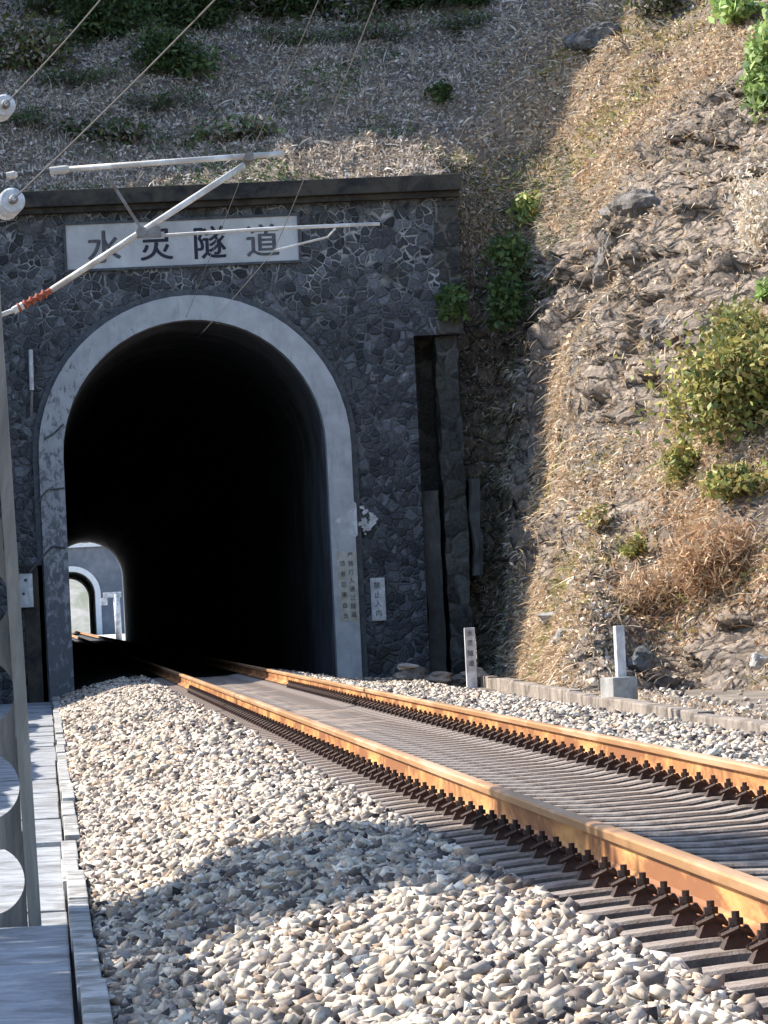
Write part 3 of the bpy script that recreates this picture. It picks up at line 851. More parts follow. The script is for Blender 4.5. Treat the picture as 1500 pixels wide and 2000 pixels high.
# pipe on the left part of the facade
pp = empty('wall_pipe', P(60, 810, YP-.1), 'short white vertical pipe with grey lower end on dark wall left of arch', 'pipe')
g = MB(); g.tube([P(62, 762, YP-.1), P(60, 683, YP-.1)], .045, 10); g.build('white_tube', M_WHITE, pp, smooth=False)
g = MB(); g.tube([P(61, 812, YP-.1), P(62, 763.5, YP-.1)], .03, 8); g.build('lower_tube', M_DARKSTEEL, pp)
g = MB()
for py in (700, 790):
    p = P(61, py, YP-.1); g.box(p.x-.02, p.x+.02, YP-.06, YP-.002, p.z-.03, p.z+.03)
g.build('clamp', M_DARKSTEEL, pp)
# thin cable looping across left jamb
g = MB()
g.tube([P(70, 985, Yr-.02), P(92, 957, Yr-.02), P(126, 953, Yr-.02)], .018, 6)
tag(g.build('cable', M_FRAME, loc=P(70, 985, Yr-.02)), 'black cable crossing the middle of the left arch foot', 'cable')
g = MB()
g.tube([P(58, 1118, Yr-.02), P(85, 1085, Yr-.02), P(102, 1067, Yr-.02), P(128, 1070, Yr-.02)], .022, 6)
tag(g.build('cable', M_FRAME, loc=P(58, 1118, Yr-.02)), 'black cable bent across the lower left arch foot above white plate', 'cable')
g = MB()
g.tube([P(86, 858, Yr-.02), P(104, 848, Yr-.02), P(124, 828, Yr-.02)], .02, 6)
tag(g.build('cable', M_FRAME, loc=P(86, 858, Yr-.02)), 'short slanting black cable at the spring of the left arch side', 'cable')

# ------------------------------------------------------------------ near concrete pole
YN = 22.4
pole = empty('concrete_pole', (-0.33, YN, -0.55), 'weathered concrete pole with round holes standing on the walkway', 'pole')
def hw(z): return 0.24 - 0.0182*(z + 0.55)
ZT = 8.2
g = MB()
for sgn in (-1, 1):
    for z0, z1 in ((-0.56, ZT),):
        vs = []
        for z in (z0, z1):
            ho = hw(z); hi = ho - 0.062
            xs = sorted((-0.33 + sgn*hi, -0.33 + sgn*ho))
            vs += [(xs[0], YN, z), (xs[1], YN, z), (xs[1], YN+.26, z), (xs[0], YN+.26, z)]
        g2 = MB(); g2.add(vs, [(3,2,1,0),(4,5,6,7),(0,1,5,4),(1,2,6,5),(2,3,7,6),(3,0,4,7)])
        g2.build('flange', M_POLE, pole, bevel=0.012)
def web_panel(g, z0, z1, zc, r, y0, y1, xc=-0.33, n=40):
    def outer(t):
        dx, dz = math.cos(t), math.sin(t)
        zz0, zz1 = z0 - zc, z1 - zc
        w = hw(zc) - 0.0625
        s = 9
        if abs(dx) > 1e-6: s = min(s, w/abs(dx))
        if dz > 1e-6: s = min(s, zz1/dz)
        if dz < -1e-6: s = min(s, zz0/dz)
        return xc + dx*s, zc + dz*s
    w = hw(zc) - 0.0625
    ang = [2*math.pi*i/n for i in range(n)] + [math.atan2(zz, xx) % (2*math.pi) for zz in (z0-zc, z1-zc) for xx in (-w, w)]
    ang = sorted(set(round(t, 6) for t in ang)); n = len(ang)
    vs = []
    for y in (y0, y1):
        for t in ang: ox, oz = outer(t); vs.append((ox, y, oz))
        for t in ang: vs.append((xc + r*math.cos(t), y, zc + r*math.sin(t)))
    fs = []
    for i in range(n):
        j = (i+1) % n
        fs.append((i, j, n+j, n+i)); fs.append((2*n+j, 2*n+i, 3*n+i, 3*n+j)); fs.append((n+i, n+j, 3*n+j, 3*n+i))
    g.add(vs, fs)
g = MB()
zc0, spc = -0.297, 0.457
g.box(-0.33-hw(-.55)+.066, -0.33+hw(-.55)-.066, YN+.085, YN+.175, -0.57, zc0-spc/2+.012)
for k in range(17):
    z = zc0 + spc*k
    web_panel(g, z-spc/2+.0125 if k == 0 else z-spc/2, z+spc/2, z, 0.168 - 0.0035*k, YN+.085, YN+.175)
g.build('web', M_POLE, pole)

# ------------------------------------------------------------------ mast with cantilever
YC = 57.0
mast = empty('catenary_mast', (-1.35, YC, -0.55), 'catenary mast whose pale tubular bracket reaches out across the white plaque', 'catenary mast')
g = MB(); g.tube([(-1.35, YC+.0, -.56), (-1.35, YC, 8.6)], 0.17, 12, r1=0.12); g.build('post', M_POLE, mast, smooth=True)
g = MB(); g.tube([P(98, 333, YC), P(555, 300, YC)], .036, 8); g.build('top_tube', M_STEEL, mast, smooth=True)
g = MB(); a = P(98, 333, YC); e = Vector((-1.3, YC, a.z-.12)); d = (a-e).normalized(); L = (a-e).length
rs = [(0, .035)]
for k in range(10): t = .25 + (L-.35)*k/10; rs += [(t, .03), (t+.02, .06), (t+.05, .03)]
rs.append((L, .03)); g.disc_stack(e, d, rs, 10); g.build('top_insulator', M_FRAME, mast)
g = MB(); g.disc_stack(P(12, 343, YC-.1), (1, 0, .08), [(0, .04), (.1, .05), (.14, .03)], 10); g.disc_stack(P(97, 334, YC-.01), (1, 0, .06), [(0, .05), (.2, .055), (.24, .044)], 10)
g.build('tube_clamp', M_STEEL, mast)
g = MB(); g.tube([P(100, 567, YC), P(478, 322, YC)], .040, 8); g.build('diagonal_tube', M_STEEL, mast, smooth=True)
g = MB(); a = P(100, 567, YC); e = P(28, 606, YC); d = (a-e).normalized(); L = (a-e).length
rs = [(0, .03)]
for k in range(5): t = .04 + (L-.08)*k/5; rs += [(t, .035), (t+.03, .068), (t+.06, .035)]
rs.append((L, .04)); g.disc_stack(e, d, rs, 12); g.build('diagonal_insulator', M_REDINS, mast)
g = MB(); g.tube([Vector((-1.3, YC, P(28, 606, YC).z-.35)), P(40, 601, YC)], .03, 8); g.disc_stack(P(26, 607, YC), d, [(0, .05), (.14, .05)], 10); g.build('end_fitting', M_STEEL, mast)
g = MB(); g.tube([P(478, 322, YC), P(492, 308, YC)], .03, 6); g.disc_stack(P(487, 305, YC-.06), (0, 1, 0), [(0, .06), (.12, .06)], 10); g.build('saddle', M_DARKSTEEL, mast)
g = MB(); g.tube([P(213, 348, YC-.05), P(276, 447, YC-.05)], .022, 6); g.build('brace', M_DARKSTEEL, mast)
g = MB(); p = P(276, 452, YC-.06); g.disc_stack(p, (0, 1, 0), [(0, .07), (.12, .07)], 10); g.box(p.x-.06, p.x+.24, YC-.03, YC+.03, p.z-.08, p.z+.06); g.build('clevis', M_DARKSTEEL, mast, bevel=.01)
g = MB(); g.tube([P(290, 462, YC), P(520, 447, YC), P(742, 437, YC)], .022, 8); g.build('registration_tube', M_STEEL, mast, smooth=True)
g = MB(); g.tube([P(655, 446, YC), P(640, 463, YC), P(535, 489, YC)], .016, 6); g.build('steady_arm', M_STEEL, mast)
g = MB()
for z in (P(98, 333, YC).z-.12, P(28, 606, YC).z-.35): g.box(-1.45, -1.2, YC-.2, YC+.2, z-.06, z+.06)
g.build('mast_bracket', M_DARKSTEEL, mast)
# feeder insulators on their arms
def feeder(px, py, r, end, end_y, lab, ilab):
    p = P(px, py, YC)
    q = P(end[0], end[1], end_y)
    d = (q - p).normalized()
    ins = empty('insulator_string', p, ilab, 'insulator')
    rs = []
    for k in range(4): t = k*.13; rs += [(t, .03), (t+.015, r), (t+.04, r*.85), (t+.055, .04)]
    rs.append((.55, .025))
    g = MB(); g.disc_stack(p - d*.1, d, rs, 18); g.build('porcelain_disc', M_PORC, ins)
    g = MB(); g.disc_stack(p - d*.125, d, [(0, .045), (.025, .05)], 10); g.disc_stack(p + d*.35, d, [(0, .055), (.06, .06), (.09, .04)], 12); g.tube([p - d*.1, Vector((-1.35, YC, p.z))], .035, 8); g.build('hanger_arm', M_DARKSTEEL, ins)
    pts = []
    tot = (q - p) * 1.9
    for k in range(25):
        t = k/24; v = p + d*.44 + tot*t; v.z -= 0.25*math.sin(math.pi*min(1, t*1.0))*0.4; pts.append(v)
    g = MB(); g.tube(pts, .009, 6)
    tag(g.build('feeder_wire', M_WIRE, loc=pts[0]), lab, 'wire')
feeder(14, 402, .165, (400, 0), 47.0, 'thin overhead wire slanting from the lower white insulator across the hillside', 'white disc insulator at left edge just below the cornice')
feeder(2, 214, .14, (180, 0), 50.0, 'thin overhead wire slanting from upper white insulator past the dark bushes', 'white disc insulator at left edge in front of the hillside')
# running wires
def wire(pts, lab, name, r=.005):
    P3 = []
    for i in range(len(pts)-1):
        a_, b2 = Vector(pts[i]), Vector(pts[i+1])
        n = 14; sag = 0.02 if i else 0.0
        for k in range(n): P3.append(a_.lerp(b2, k/n) - Vector((0, 0, sag*4*(k/n)*(1-k/n))))
    P3.append(Vector(pts[-1]))
    g = MB(); g.tube(P3, r, 6)
    return tag(g.build(name, M_WIRE, loc=pts[0]), lab, 'wire')
cz = P(535, 490, YC); mz = P(488, 303, YC-.02)
q1 = P(735, 0, 34.7); q2 = P(622, 0, 43.0)
wire([q1 + (q1-cz)*1.1, q1, cz, P(378, 668, 95), (3.0, 140, 5.2), (3.0, 333, 5.2)], 'contact wire running low over the track into the tunnel', 'contact_wire')
wire([q2 + (q2-mz)*2.2 + Vector((0, 0, .3)), q2, mz, P(352, 648, 95), (2.9, 140, 6.0), (2.9, 333, 6.0)], 'upper messenger wire running over the bracket end into the tunnel mouth', 'messenger_wire')

# ------------------------------------------------------------------ drain wall, markers, rubble
dr = MB()
y = 40.0
while y < 86.5:
    L = random.uniform(2.4, 4.2)
    x0 = 7.13 + (y - 49) * 0.024 + random.uniform(-.02, .02); zt = -0.40 + random.uniform(-.02, .02)
    dr.box(float(x0), float(x0)+.2, y, min(y+L-.01, 87), -0.62, float(zt))
    y += L
tag(dr.build('drain_wall', M_SLAB, loc=(7.6, 64, -.62), bevel=.02), 'low dirty concrete drain wall along the foot of the rock bank', 'drain wall')

def marker(px, ptop, pbot, Y, w, label, txt, base=None, rz=0.0):
    a = P(px, pbot, Y); b2 = P(px - (pbot-ptop)*.048, ptop, Y)
    o = empty('marker_post', (a.x, Y, a.z), label, 'marker post', 'white marker posts along the bank')
    g = MB(); g.box(a.x-w/2, a.x+w/2, Y, Y+w*.75, a.z-.35, b2.z); g.build('post_shaft', M_WHITE, o, bevel=.012)
    if txt:
        n = len(txt)
        for i, ch in enumerate(txt):
            z = b2.z - .1 - (b2.z - a.z - .22)*i/(n-1)
            put_text(ch, (a.x, Y-.006, z), w*.62, M_INKFADE, o)
    if base:
        g = MB(); g.box(a.x-base*.62, a.x+base*.5, Y-.12, Y+.3, a.z-.32, a.z); g.build('base_block', M_CONC, o, bevel=.02)
    o.rotation_euler.z = rz
    return o
marker(921, 1226, 1308, 84.0, .19, 'white lettered marker post in the shade beside the tunnel corner', '水灵隧道')
marker(1216, 1222, 1322, 62.0, .13, 'white marker post on a square concrete block in front of sunlit bank', None, .33, .32)

M_OUT = weathered('brown_grey_rock', (0.24, 0.215, 0.195), (0.42, 0.38, 0.345), 4, (0.13, 0.115, 0.10), 0.4, bmp=1.0, bd=0.08)
def rock(p, sx, sy, sz, m, label, seed, name='boulder', n=2, cat='rock'):
    bm = bmesh.new(); bmesh.ops.create_icosphere(bm, subdivisions=n+1, radius=1.0)
    r = random.Random(seed)
    ph = [r.uniform(0, 9) for _ in range(6)]
    for v in bm.verts:
        d = 1 + .20*math.sin(3*v.co.x+ph[0])*math.sin(2.6*v.co.y+ph[1]) + .16*math.sin(4.2*v.co.z+ph[2]+2*v.co.x) + .13*abs(noise_.noise(Vector(v.co)*2.3 + Vector((seed, 0, 0)))) * 2 + .14*noise_.noise(Vector(v.co)*5.1 + Vector((0, seed, 0))) + .09*noise_.noise(Vector(v.co)*11 + Vector((0, 0, seed)))
        v.co = Vector((v.co.x*sx*d, v.co.y*sy*d, v.co.z*sz*d))
    me = bpy.data.meshes.new(name); bm.to_mesh(me); bm.free()
    me.transform(Matrix.Rotation(r.uniform(-.6, .6), 4, 'Z')); me.transform(Matrix.Translation(p))
    return tag(link_mesh(name, me, m, loc=p), label, cat)
h = hit(1160, 92); rock(h + Vector((0, 0, .15)), .50, .4, .30, M_BOULDER, 'smooth grey boulder lying on top of the hillside at the shadow edge', 3, n=3)
h = hit(1102, 1248); rock(h + Vector((-.03, -.05, 0)), .17, .15, .13, M_WHITEROCK, 'bright white rock lying low on the sunlit bank left of the marker block', 4)
h = hit(1085, 1205); rock(h, .32, .22, .10, M_WHITEROCK, 'flat pale stone ledge jutting from the bank above the white rock', 5)
h = hit(1250, 1290); rock(h + Vector((.02, .0, 0)), .2, .2, .17, M_BOULDER, 'dark squarish stone in the bank right behind the marker post', 6)
h = hit(1290, 655); rock(h + Vector((.36, .1, -.1)), .55, .7, .5, M_OUT, 'dark rock outcrop in the middle of the sunlit bank', 8, 'rock_outcrop', 3)
h = hit(1225, 400); rock(h + Vector((.34, .2, -.2)), .65, .9, .5, M_OUT, 'grey layered rock outcrop near the top of the bank', 9, 'rock_outcrop', 3)
h = hit(1170, 500); rock(h + Vector((.27, .2, -.1)), .42, .7, .6, M_OUT, 'smaller grey rock outcrop below the layered outcrop', 10, 'rock_outcrop', 3)
h = hit(1040, 880); rock(h + Vector((.25, .1, 0)), .35, .5, .7, M_OUT, 'half shaded rock rib beside the tunnel corner', 12, 'rock_outcrop', 3)
h = hit(1480, 1290); rock(h, .13, .2, .12, M_WHITEROCK, 'pale stone in the bank at the right edge', 14)
for i, (px, py, sx, sz, m, lab) in enumerate((
    (795, 1302, .17, .07, M_CONC, 'flat pale stone slab topmost in the rubble by the portal corner'),
    (800, 1318, .28, .13, M_BOULDER, 'dark grey block lying under the pale slab by the portal corner'),
    (850, 1325, .35, .10, M_SLAB, 'long broken concrete piece lying in rubble by portal corner'),
    (893, 1330, .22, .11, M_BOULDER, 'grey lump of rubble left of the lettered marker post'),
    (930, 1322, .28, .16, M_CONC, 'rough grey concrete footing around the lettered marker post'))):
    rock(P(px, py, 85.0 + .0*i), sx, .2, sz, m, lab, 30+i, 'rubble_stone')

# ------------------------------------------------------------------ vegetation
def visible(x, y, z, m=60):
    d = np.stack([x, y, z - CAMZ], -1) @ np.array(M).T
    px = 750 + FPX * d[:, 0] / -d[:, 2]; py = 1000 - FPX * d[:, 1] / -d[:, 2]
    return px, py, (px > -m) & (px < 1500 + m) & (py > -m) & (py < 2000 + m)

def sample_slope(n, x0, x1, y0, y1):
    x = rng.uniform(x0, x1, n); y = rng.uniform(y0, y1, n)
    nn = normal_of(x, y)
    k = rng.uniform(0, 1, n) < np.clip((1/np.maximum(nn[:, 2], .12)) / 5.0, 0, 1)
    k &= (x > toe(y)) | (y > 91.5)
    x, y, nn = x[k], y[k], nn[k]
    z = HH(x, y); x = x + DX(x, y, z)
    px, py, vis = visible(x, y, z)
    return x[vis], y[vis], z[vis], nn[vis], px[vis], py[vis]

TAN = np.array([(0.66, 0.50, 0.33), (0.74, 0.59, 0.41), (0.50, 0.35, 0.22), (0.64, 0.53, 0.33), (0.34, 0.24, 0.16), (0.78, 0.68, 0.53), (0.62, 0.43, 0.28)])
GREY = np.array([(0.54, 0.47, 0.40), (0.64, 0.57, 0.50), (0.42, 0.355, 0.29), (0.76, 0.69, 0.62), (0.22, 0.175, 0.145), (0.48, 0.38, 0.27)])
GREEN = np.array([(0.06, 0.10, 0.03), (0.09, 0.14, 0.045), (0.045, 0.08, 0.03), (0.12, 0.17, 0.06)])
YGRN = np.array([(0.32, 0.34, 0.10), (0.42, 0.38, 0.13), (0.22, 0.26, 0.08), (0.50, 0.42, 0.16), (0.12, 0.15, 0.05), (0.38, 0.28, 0.10)])
RUSTF = np.array([(0.50, 0.31, 0.18), (0.62, 0.41, 0.25), (0.38, 0.22, 0.12), (0.56, 0.43, 0.27)])
BGREEN = np.array([(0.26, 0.38, 0.11), (0.36, 0.48, 0.16), (0.18, 0.28, 0.08), (0.46, 0.56, 0.26)])
def pick(pal, n): return pal[rng.integers(0, len(pal), n)] * rng.uniform(0.72, 1.2, (n, 1))

def blades(x, y, z, nn, L, w, lean, col, down=0.5, curl=0.35):
    """bent two-segment blades: 5 points, one quad + one triangle stored as quads"""
    n = len(x)
    base = np.stack([x, y, z], -1) - nn*0.02
    rnd = rng.normal(size=(n, 3)); rnd /= np.linalg.norm(rnd, axis=1, keepdims=True)
    g = np.array([0, 0, -1.0])
    dn = g - nn * (nn @ g)[:, None]; dn /= np.maximum(np.linalg.norm(dn, axis=1, keepdims=True), 1e-3)
    d = nn * (1-lean) + rnd*0.75 + dn*down; d /= np.linalg.norm(d, axis=1, keepdims=True)
    side = np.cross(d, rng.normal(size=(n, 3))); side /= np.linalg.norm(side, axis=1, keepdims=True)
    m = base + d * (L*0.55)[:, None]
    tip = m + (d + (dn + g) * curl) * (L*0.5)[:, None]
    hw_ = (w*0.5)[:, None]
    v = np.stack([base - side*hw_*.6, base + side*hw_*.6, m + side*hw_, m - side*hw_, tip + side*hw_*.18, tip - side*hw_*.18], 1)
    i = np.arange(n)[:, None] * 6
    q = np.concatenate([i + np.array([[0, 1, 2, 3]]), i + np.array([[3, 2, 4, 5]])], 0)
    return v.reshape(-1, 3), q, np.repeat(col, 6, 0)
def leaves(c, size, col, aspect=0.5):
    n = len(c)
    a = rng.normal(size=(n, 3)); a /= np.linalg.norm(a, axis=1, keepdims=True)
    b = np.cross(a, rng.normal(size=(n, 3))); b /= np.linalg.norm(b, axis=1, keepdims=True)
    nrm = np.cross(a, b)
    L = (size*0.5)[:, None]; Wd = L*aspect
    v = np.stack([c - a*L, c + b*Wd + nrm*L*.15, c + a*L, c - b*Wd + nrm*L*.15], 1)
    q = np.arange(n)[:, None]*4 + np.array([[0, 1, 2, 3]])
    return v.reshape(-1, 3), q, np.repeat(col, 4, 0)
def join(ps):
    V, Q, C, n = [], [], [], 0
    for v, q, c in ps: V.append(v); Q.append(q+n); C.append(c); n += len(v)
    return np.concatenate(V), np.concatenate(Q), np.concatenate(C)

# dry grass and litter over the whole slope
x, y, z, nn, px, py = sample_slope(2600000, -1.5, 16.2, 47, 105.5)
n = len(x)
ln = fbm(x*0.8, y*0.6+z*0.6, 61, 3)
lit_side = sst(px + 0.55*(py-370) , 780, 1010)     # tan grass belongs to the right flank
rocky = rockmask(x, y, z)
keep = rng.uniform(0, 1, n) < (1 - .6*sst(y, 86.5, 89.5)*(y < 92.6)*(x > 8)*(z < 8.2)) * (1 - 0.78*rocky) * (0.55 + 0.45*sst(ln, -.5, .2))
x, y, z, nn, px, py, lit_side, ln = [a_[keep] for a_ in (x, y, z, nn, px, py, lit_side, ln)]
n = len(x)
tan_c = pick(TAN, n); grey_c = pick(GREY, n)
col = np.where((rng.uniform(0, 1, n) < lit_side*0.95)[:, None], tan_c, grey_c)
gp = fbm(x*0.45+3, y*0.4+z*.4, 71, 3)
isg = (gp > 0.17) & (rng.uniform(0, 1, n) < 0.4)
col = np.where(isg[:, None], np.where((x > 8.5)[:, None], pick(YGRN, n), pick(GREEN, n)*1.4), col)
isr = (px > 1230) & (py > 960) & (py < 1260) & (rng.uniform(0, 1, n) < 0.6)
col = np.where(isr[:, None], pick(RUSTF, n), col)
half = rng.uniform(0, 1, n) < 0.55
L = rng.uniform(0.07, 0.22, n) * (1 + 1.1*(rng.uniform(0, 1, n) < .12)); w = rng.uniform(0.012, 0.034, n)
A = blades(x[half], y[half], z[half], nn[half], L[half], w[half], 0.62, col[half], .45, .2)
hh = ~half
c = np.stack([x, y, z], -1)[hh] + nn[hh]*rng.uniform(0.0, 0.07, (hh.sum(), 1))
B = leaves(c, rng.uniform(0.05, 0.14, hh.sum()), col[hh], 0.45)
ns2 = 22000
sy = rng.uniform(44, 84, ns2); sx2 = rng.uniform(0, 1, ns2)
sx2 = (7.30 + (sy-49)*.024) + sx2*(toe(sy) + 1.2 - (7.30 + (sy-49)*.024)); sz = np.maximum(HH(sx2, sy), -.6) + .01
xe = rng.uniform(8.4, 11.0, 26000); ye = rng.uniform(89.6, 93.0, 26000)
ne = normal_of(xe, ye); ze = HH(xe, ye); xe = xe + DX(xe, ye, ze)
_, _, ve = visible(xe, ye, ze); ve &= (ze > -.5) & (ne[:, 2] < .6)
xe, ye, ze, ne = xe[ve], ye[ve], ze[ve], ne[ve]; n_e = len(xe)
ce = np.where((rng.uniform(0, 1, n_e) < .2)[:, None], pick(GREEN, n_e)*1.5, pick(GREY, n_e))
Be = blades(xe, ye, ze, ne, rng.uniform(.07, .2, n_e), rng.uniform(.014, .036, n_e), .4, ce, .4, .2)
gm = np.stack([np.zeros(ns2), np.zeros(ns2), np.ones(ns2)], -1)
Bx = leaves(np.stack([sx2, sy, sz + rng.uniform(0, .05, ns2)], -1), rng.uniform(.05, .16, ns2), pick(np.concatenate([TAN, GREY]), ns2), .45)
v, q, cc = join([A, B, Bx, Be])
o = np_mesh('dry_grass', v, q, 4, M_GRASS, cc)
tag(o, 'dry brown grass and leaf litter covering the hillside', 'dry grass', kind='stuff')
N_GRASS = n; print('GRASS', n, 'STONES', len(bx))

def bush(name, p, rad, n, size, pal, label, cat='bush', aspect=.5, clumps=9, stems=True, group=None, hang=0.0):
    p = Vector(p); r = np.array(rad, float)
    root = empty(name, p, label, cat, group)
    cs = []
    for k in range(clumps):
        d = rng.normal(size=3); d /= np.linalg.norm(d); d[2] = d[2]*.8 + .15
        cs.append(d * r * rng.uniform(.25, .8))
    cs = np.array(cs); k = rng.integers(0, clumps, n)
    pos = cs[k] + rng.normal(size=(n, 3)) * (r * .26) * rng.uniform(.6, 1.2, (clumps, 1))[k]
    pos[:, 2] -= hang * np.abs(rng.normal(size=n))
    tone = rng.uniform(.75, 1.25, clumps)[k][:, None]
    col = pick(pal, n) * tone
    v, q, c = leaves(np.array(p) + np.array([0, 0, r[2]*.5]) + pos, size*rng.uniform(.6, 1.4, n), col, aspect)
    np_mesh('foliage', v, q, 4, M_LEAF, c, parent=root)
    if stems:
        g = MB()
        for s in cs[:7]:
            e = p + Vector((0, 0, r[2]*.5)) + Vector(s)
            mid = (p + e)/2 + Vector((random.uniform(-.05, .05), random.uniform(-.05, .05), .05))
            g.tube([p - Vector((0, 0, .1)), mid, e], .02, 5, r1=.006)
        g.build('stem', M_BARK, root)
    return root
B = bush
B('leafy_bush', hit(1470, 840), (1.6, 1.4, 1.35), 8500, .15, YGRN, 'yellow green leafy bush halfway up the sunlit bank at right edge', clumps=22)
B('leafy_bush', hit(1470, 690), (.9, .8, .6), 2200, .12, YGRN, 'smaller yellow green bush just above the large bush on right bank', clumps=9)
B('leafy_bush', hit(1345, 935), (.6, .6, .45), 1500, .13, YGRN, 'low yellowing bush left of the large yellow green bush', clumps=7)
B('leafy_bush', hit(1430, 970), (.8, .7, .4), 1900, .14, YGRN, 'low spreading yellow green bush just above the withered ferns', clumps=10)
B('leafy_bush', hit(1490, 200), (.5, .9, 1.1), 1500, .21, BGREEN, 'bright green leafy bush hanging along the top right edge', clumps=12)
B('leafy_bush', hit(1455, 45), (.6, .7, .4), 700, .22, BGREEN, 'bright green sprig with large leaves at the top right corner', clumps=7)
B('leafy_bush', hit(1495, 590), (.2, .4, .3), 350, .13, BGREEN, 'small green plant under the cream dried shrub at right edge', clumps=5)
B('fern_clump', hit(1410, 1095), (1.25, 1.1, .6), 6500, .22, RUSTF, 'rusty brown withered fern clump drooping below the yellow green bush', 'fern', .14, 10, hang=.35)
B('fern_clump', hit(1300, 1160), (.8, .9, .45), 3200, .20, np.concatenate([RUSTF, TAN]), 'withered tan fern clump lower on the bank near the marker post', 'fern', .14, 8, hang=.25)
B('leafy_bush', hit(1235, 1090), (.22, .3, .3), 420, .12, YGRN, 'small yellow green weed on the bank above the marker post', clumps=6)
B('leafy_bush', hit(1180, 1030), (.45, .5, .25), 700, .11, np.concatenate([YGRN, TAN]), 'pale green tuft in the middle of the bank', clumps=7)
B('leafy_bush', hit(1030, 440), (.35, .4, .35), 500, .17, np.concatenate([YGRN, BGREEN]), 'sunlit pale green shrub at the upper corner behind the portal end', clumps=7)
B('climbing_plant', Vector((P(880, 590, 89.6).x, 89.85, P(880, 590, 89.6).z-.15)), (.42, .2, .36), 520, .17, GREEN*1.3, 'dark green climber hanging on the right corner of portal wall', 'plant', .55, 8, hang=.1)
B('climbing_plant', Vector((P(985, 575, 89.6).x, 89.9, P(985, 600, 89.6).z)), (.48, .4, .5), 900, .16, GREEN*1.3, 'dark green climber in the shaded gap right of the portal corner', 'plant', .55, 9, hang=.2)
B('climbing_plant', Vector((P(1000, 470, 89.6).x, 90.0, P(1000, 500, 89.6).z)), (.5, .4, .4), 700, .15, GREEN*1.2, 'shaded dark foliage under the sunlit shrub beside the portal end', 'plant', .5, 9, hang=.2)
PALE = np.array([(0.70, 0.63, 0.52), (0.80, 0.74, 0.64), (0.58, 0.49, 0.37), (0.66, 0.56, 0.44)])
B('dry_shrub', hit(1485, 480), (.55, .9, .9), 2600, .12, PALE, 'pale cream dried shrub at the right edge below the green leaves', 'bush', .4, 16)
for px_, w_, lab in ((120, 1.3, 'dark bush at the top edge left of the first slanting wire'), (275, 1.3, 'dark bush at the top edge right of the first slanting wire'),
                     (480, 1.2, 'ragged dark bush at the top edge just right of the second slanting wire'), (630, 1.2, 'ragged dark bush at the top edge above the middle of the portal'),
                     (755, 1.1, 'greenish bush at the top edge above the right half of the portal'), (880, .9, 'small ragged bush at the top edge left of the grey boulder')):
    B('hill_bush', hit(px_, 12 if px_ > 500 else 30), (w_, .9, .75), int(2600*w_), .16, np.concatenate([GREEN, GREEN*.7, GREY*.35]), lab, 'bush', .3, 16)
for px_, py_, w_, lab in ((150, 170, 1.2, 'low thin scrub below the dark bushes at upper left'), (300, 215, 1.1, 'low thin scrub in the middle of the left hillside'),
                          (560, 90, 1.2, 'thin dark scrub below the top edge bushes right of the slanting wires'), (720, 80, 1.1, 'thin greenish scrub below the top edge above the portal'),
                          (910, 60, 1.0, 'thin dark scrub left of the grey boulder'), (40, 250, .8, 'thin olive scrub by the left edge between the two insulators')):
    B('low_scrub', hit(px_, py_), (w_, .9, .3), int(1300*w_), .12, np.concatenate([GREEN*.9, GREY*.5, GREEN*1.2]), lab, 'scrub', .25, 18)
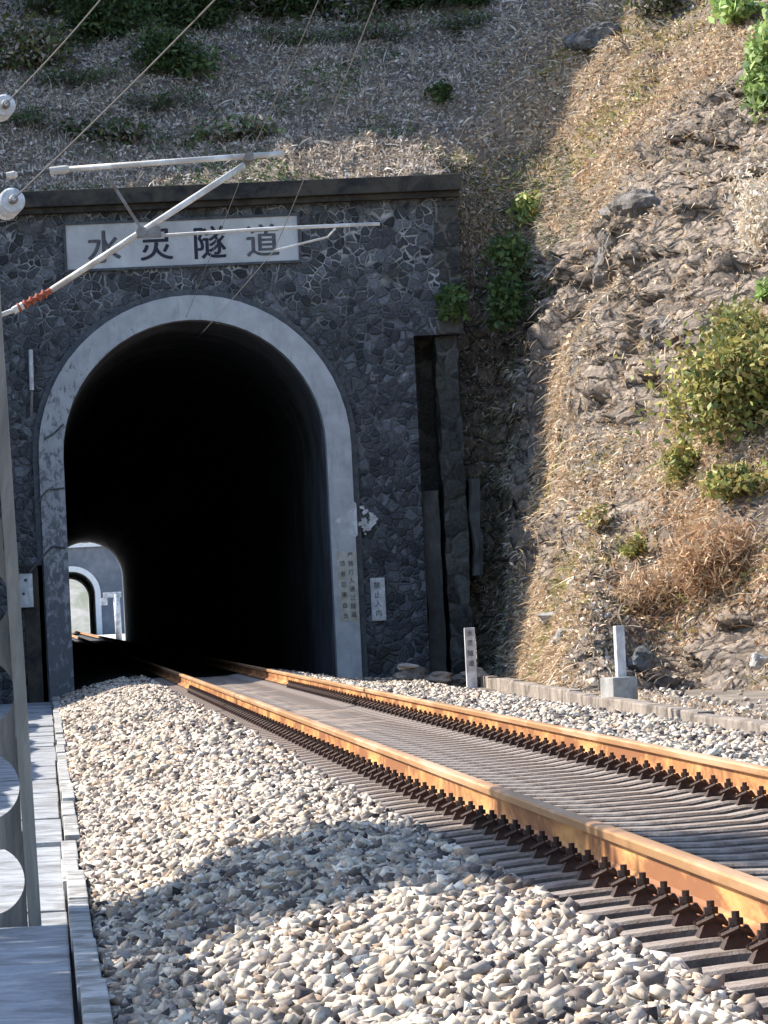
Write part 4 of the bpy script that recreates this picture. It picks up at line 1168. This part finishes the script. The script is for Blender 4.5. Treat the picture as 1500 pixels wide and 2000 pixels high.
hb = [(50, 130, 1.2, .9, np.concatenate([GREEN, YGRN*.45, GREY*.7]), 'dull olive bush at the upper left corner of the hillside'),
      (215, 80, 1.3, 1.1, GREEN*.8, 'dark green bush second from the left along the top of the hillside'),
      (335, 150, 1.1, .7, GREEN*.9, 'dark green low bush under the slanting wire on the upper hillside'),
      (400, 60, 1.2, .9, GREEN*.7, 'very dark bush at the top edge between the two slanting wires'),
      (545, 30, 1.1, .7, GREEN*.7, 'dark shrub at the top edge right of the second slanting wire'),
      (690, 40, 1.0, .6, np.concatenate([GREEN, GREY*.6]), 'dark shrub with dry twigs at the middle of the top edge'),
      (800, 15, .7, .4, GREEN*1.1, 'green shrub at the top edge right of the middle'),
      (940, 10, .6, .35, GREEN*.8, 'small dark shrub at top edge left of the boulder'),
      (215, 275, 1.0, .4, np.concatenate([GREEN*1.1, GREY*.6]), 'low dark green bush above the left end of the bracket tube'),
      (455, 275, .85, .36, np.concatenate([GREEN*1.6, GREY*.6]), 'low fresh green bush above the right end of the bracket tube'),
      (860, 200, .35, .3, GREEN*.8, 'single dark green shrub standing in the middle of the brown slope'),
      (1300, 20, .8, .4, np.concatenate([GREY*.6, GREEN]), 'brownish shaded shrub at the top edge right of boulder')]
for px_, py_, w_, h_, pal, lab in hb:
    B('hill_bush', hit(px_, py_), (w_, .7, h_), int(2300*w_), .15, pal, lab, 'bush', .42, 10)

# trees that stand left of the track, outside the picture, and shade part of it
def tree(p, hgt, crown, rad, n, size, label, pal=GREEN, clumps=26):
    p = Vector(p)
    root = empty('broadleaf_tree', p, label, 'tree')
    g = MB(); top = Vector(crown)
    g.tube([p - Vector((0, 0, .3)), p.lerp(top, .5) + Vector((.15, .1, 0)), top], .2, 8, r1=.07)
    cs = []
    r = np.array(rad, float)
    for k in range(clumps):
        d = rng.normal(size=3); d /= np.linalg.norm(d); cs.append(d*r*rng.uniform(.15, .85))
    cs = np.array(cs)
    for s in cs[:12]: g.tube([p.lerp(top, random.uniform(.5, .9)), top + Vector(s)*.6 + Vector((0, 0, .1)), top + Vector(s)], .06, 5, r1=.015)
    g.build('trunk', M_BARK, root)
    k = rng.integers(0, clumps, n)
    pos = cs[k] + rng.normal(size=(n, 3))*r*.2
    v, q, c = leaves(np.array(top) + pos, size*rng.uniform(.6, 1.4, n), pick(pal, n), .55)
    np_mesh('crown', v, q, 4, M_LEAF, c, parent=root)
def shade_tree(gx, gy, zc, rad, n, label, size=.26, clumps=26):
    t = (zc + .3)/SUN.z
    c = Vector((gx, gy, -.3)) + SUN*t
    tree((c.x-.4, c.y, float(HH(np.array([c.x-.4]), np.array([c.y]))[0])), zc, c, rad, n, size, label, clumps=clumps)
shade_tree(1.62, 20.6, 6.4, (1.35, 2.6, 1.3), 16000, 'dense broadleaf tree beside the walkway, its shadow crossing the near rail')
shade_tree(-0.9, 16.6, 5.6, (1.35, 4.6, 1.2), 15000, 'broad spreading tree beside the walkway, shading the nearest walkway slab')
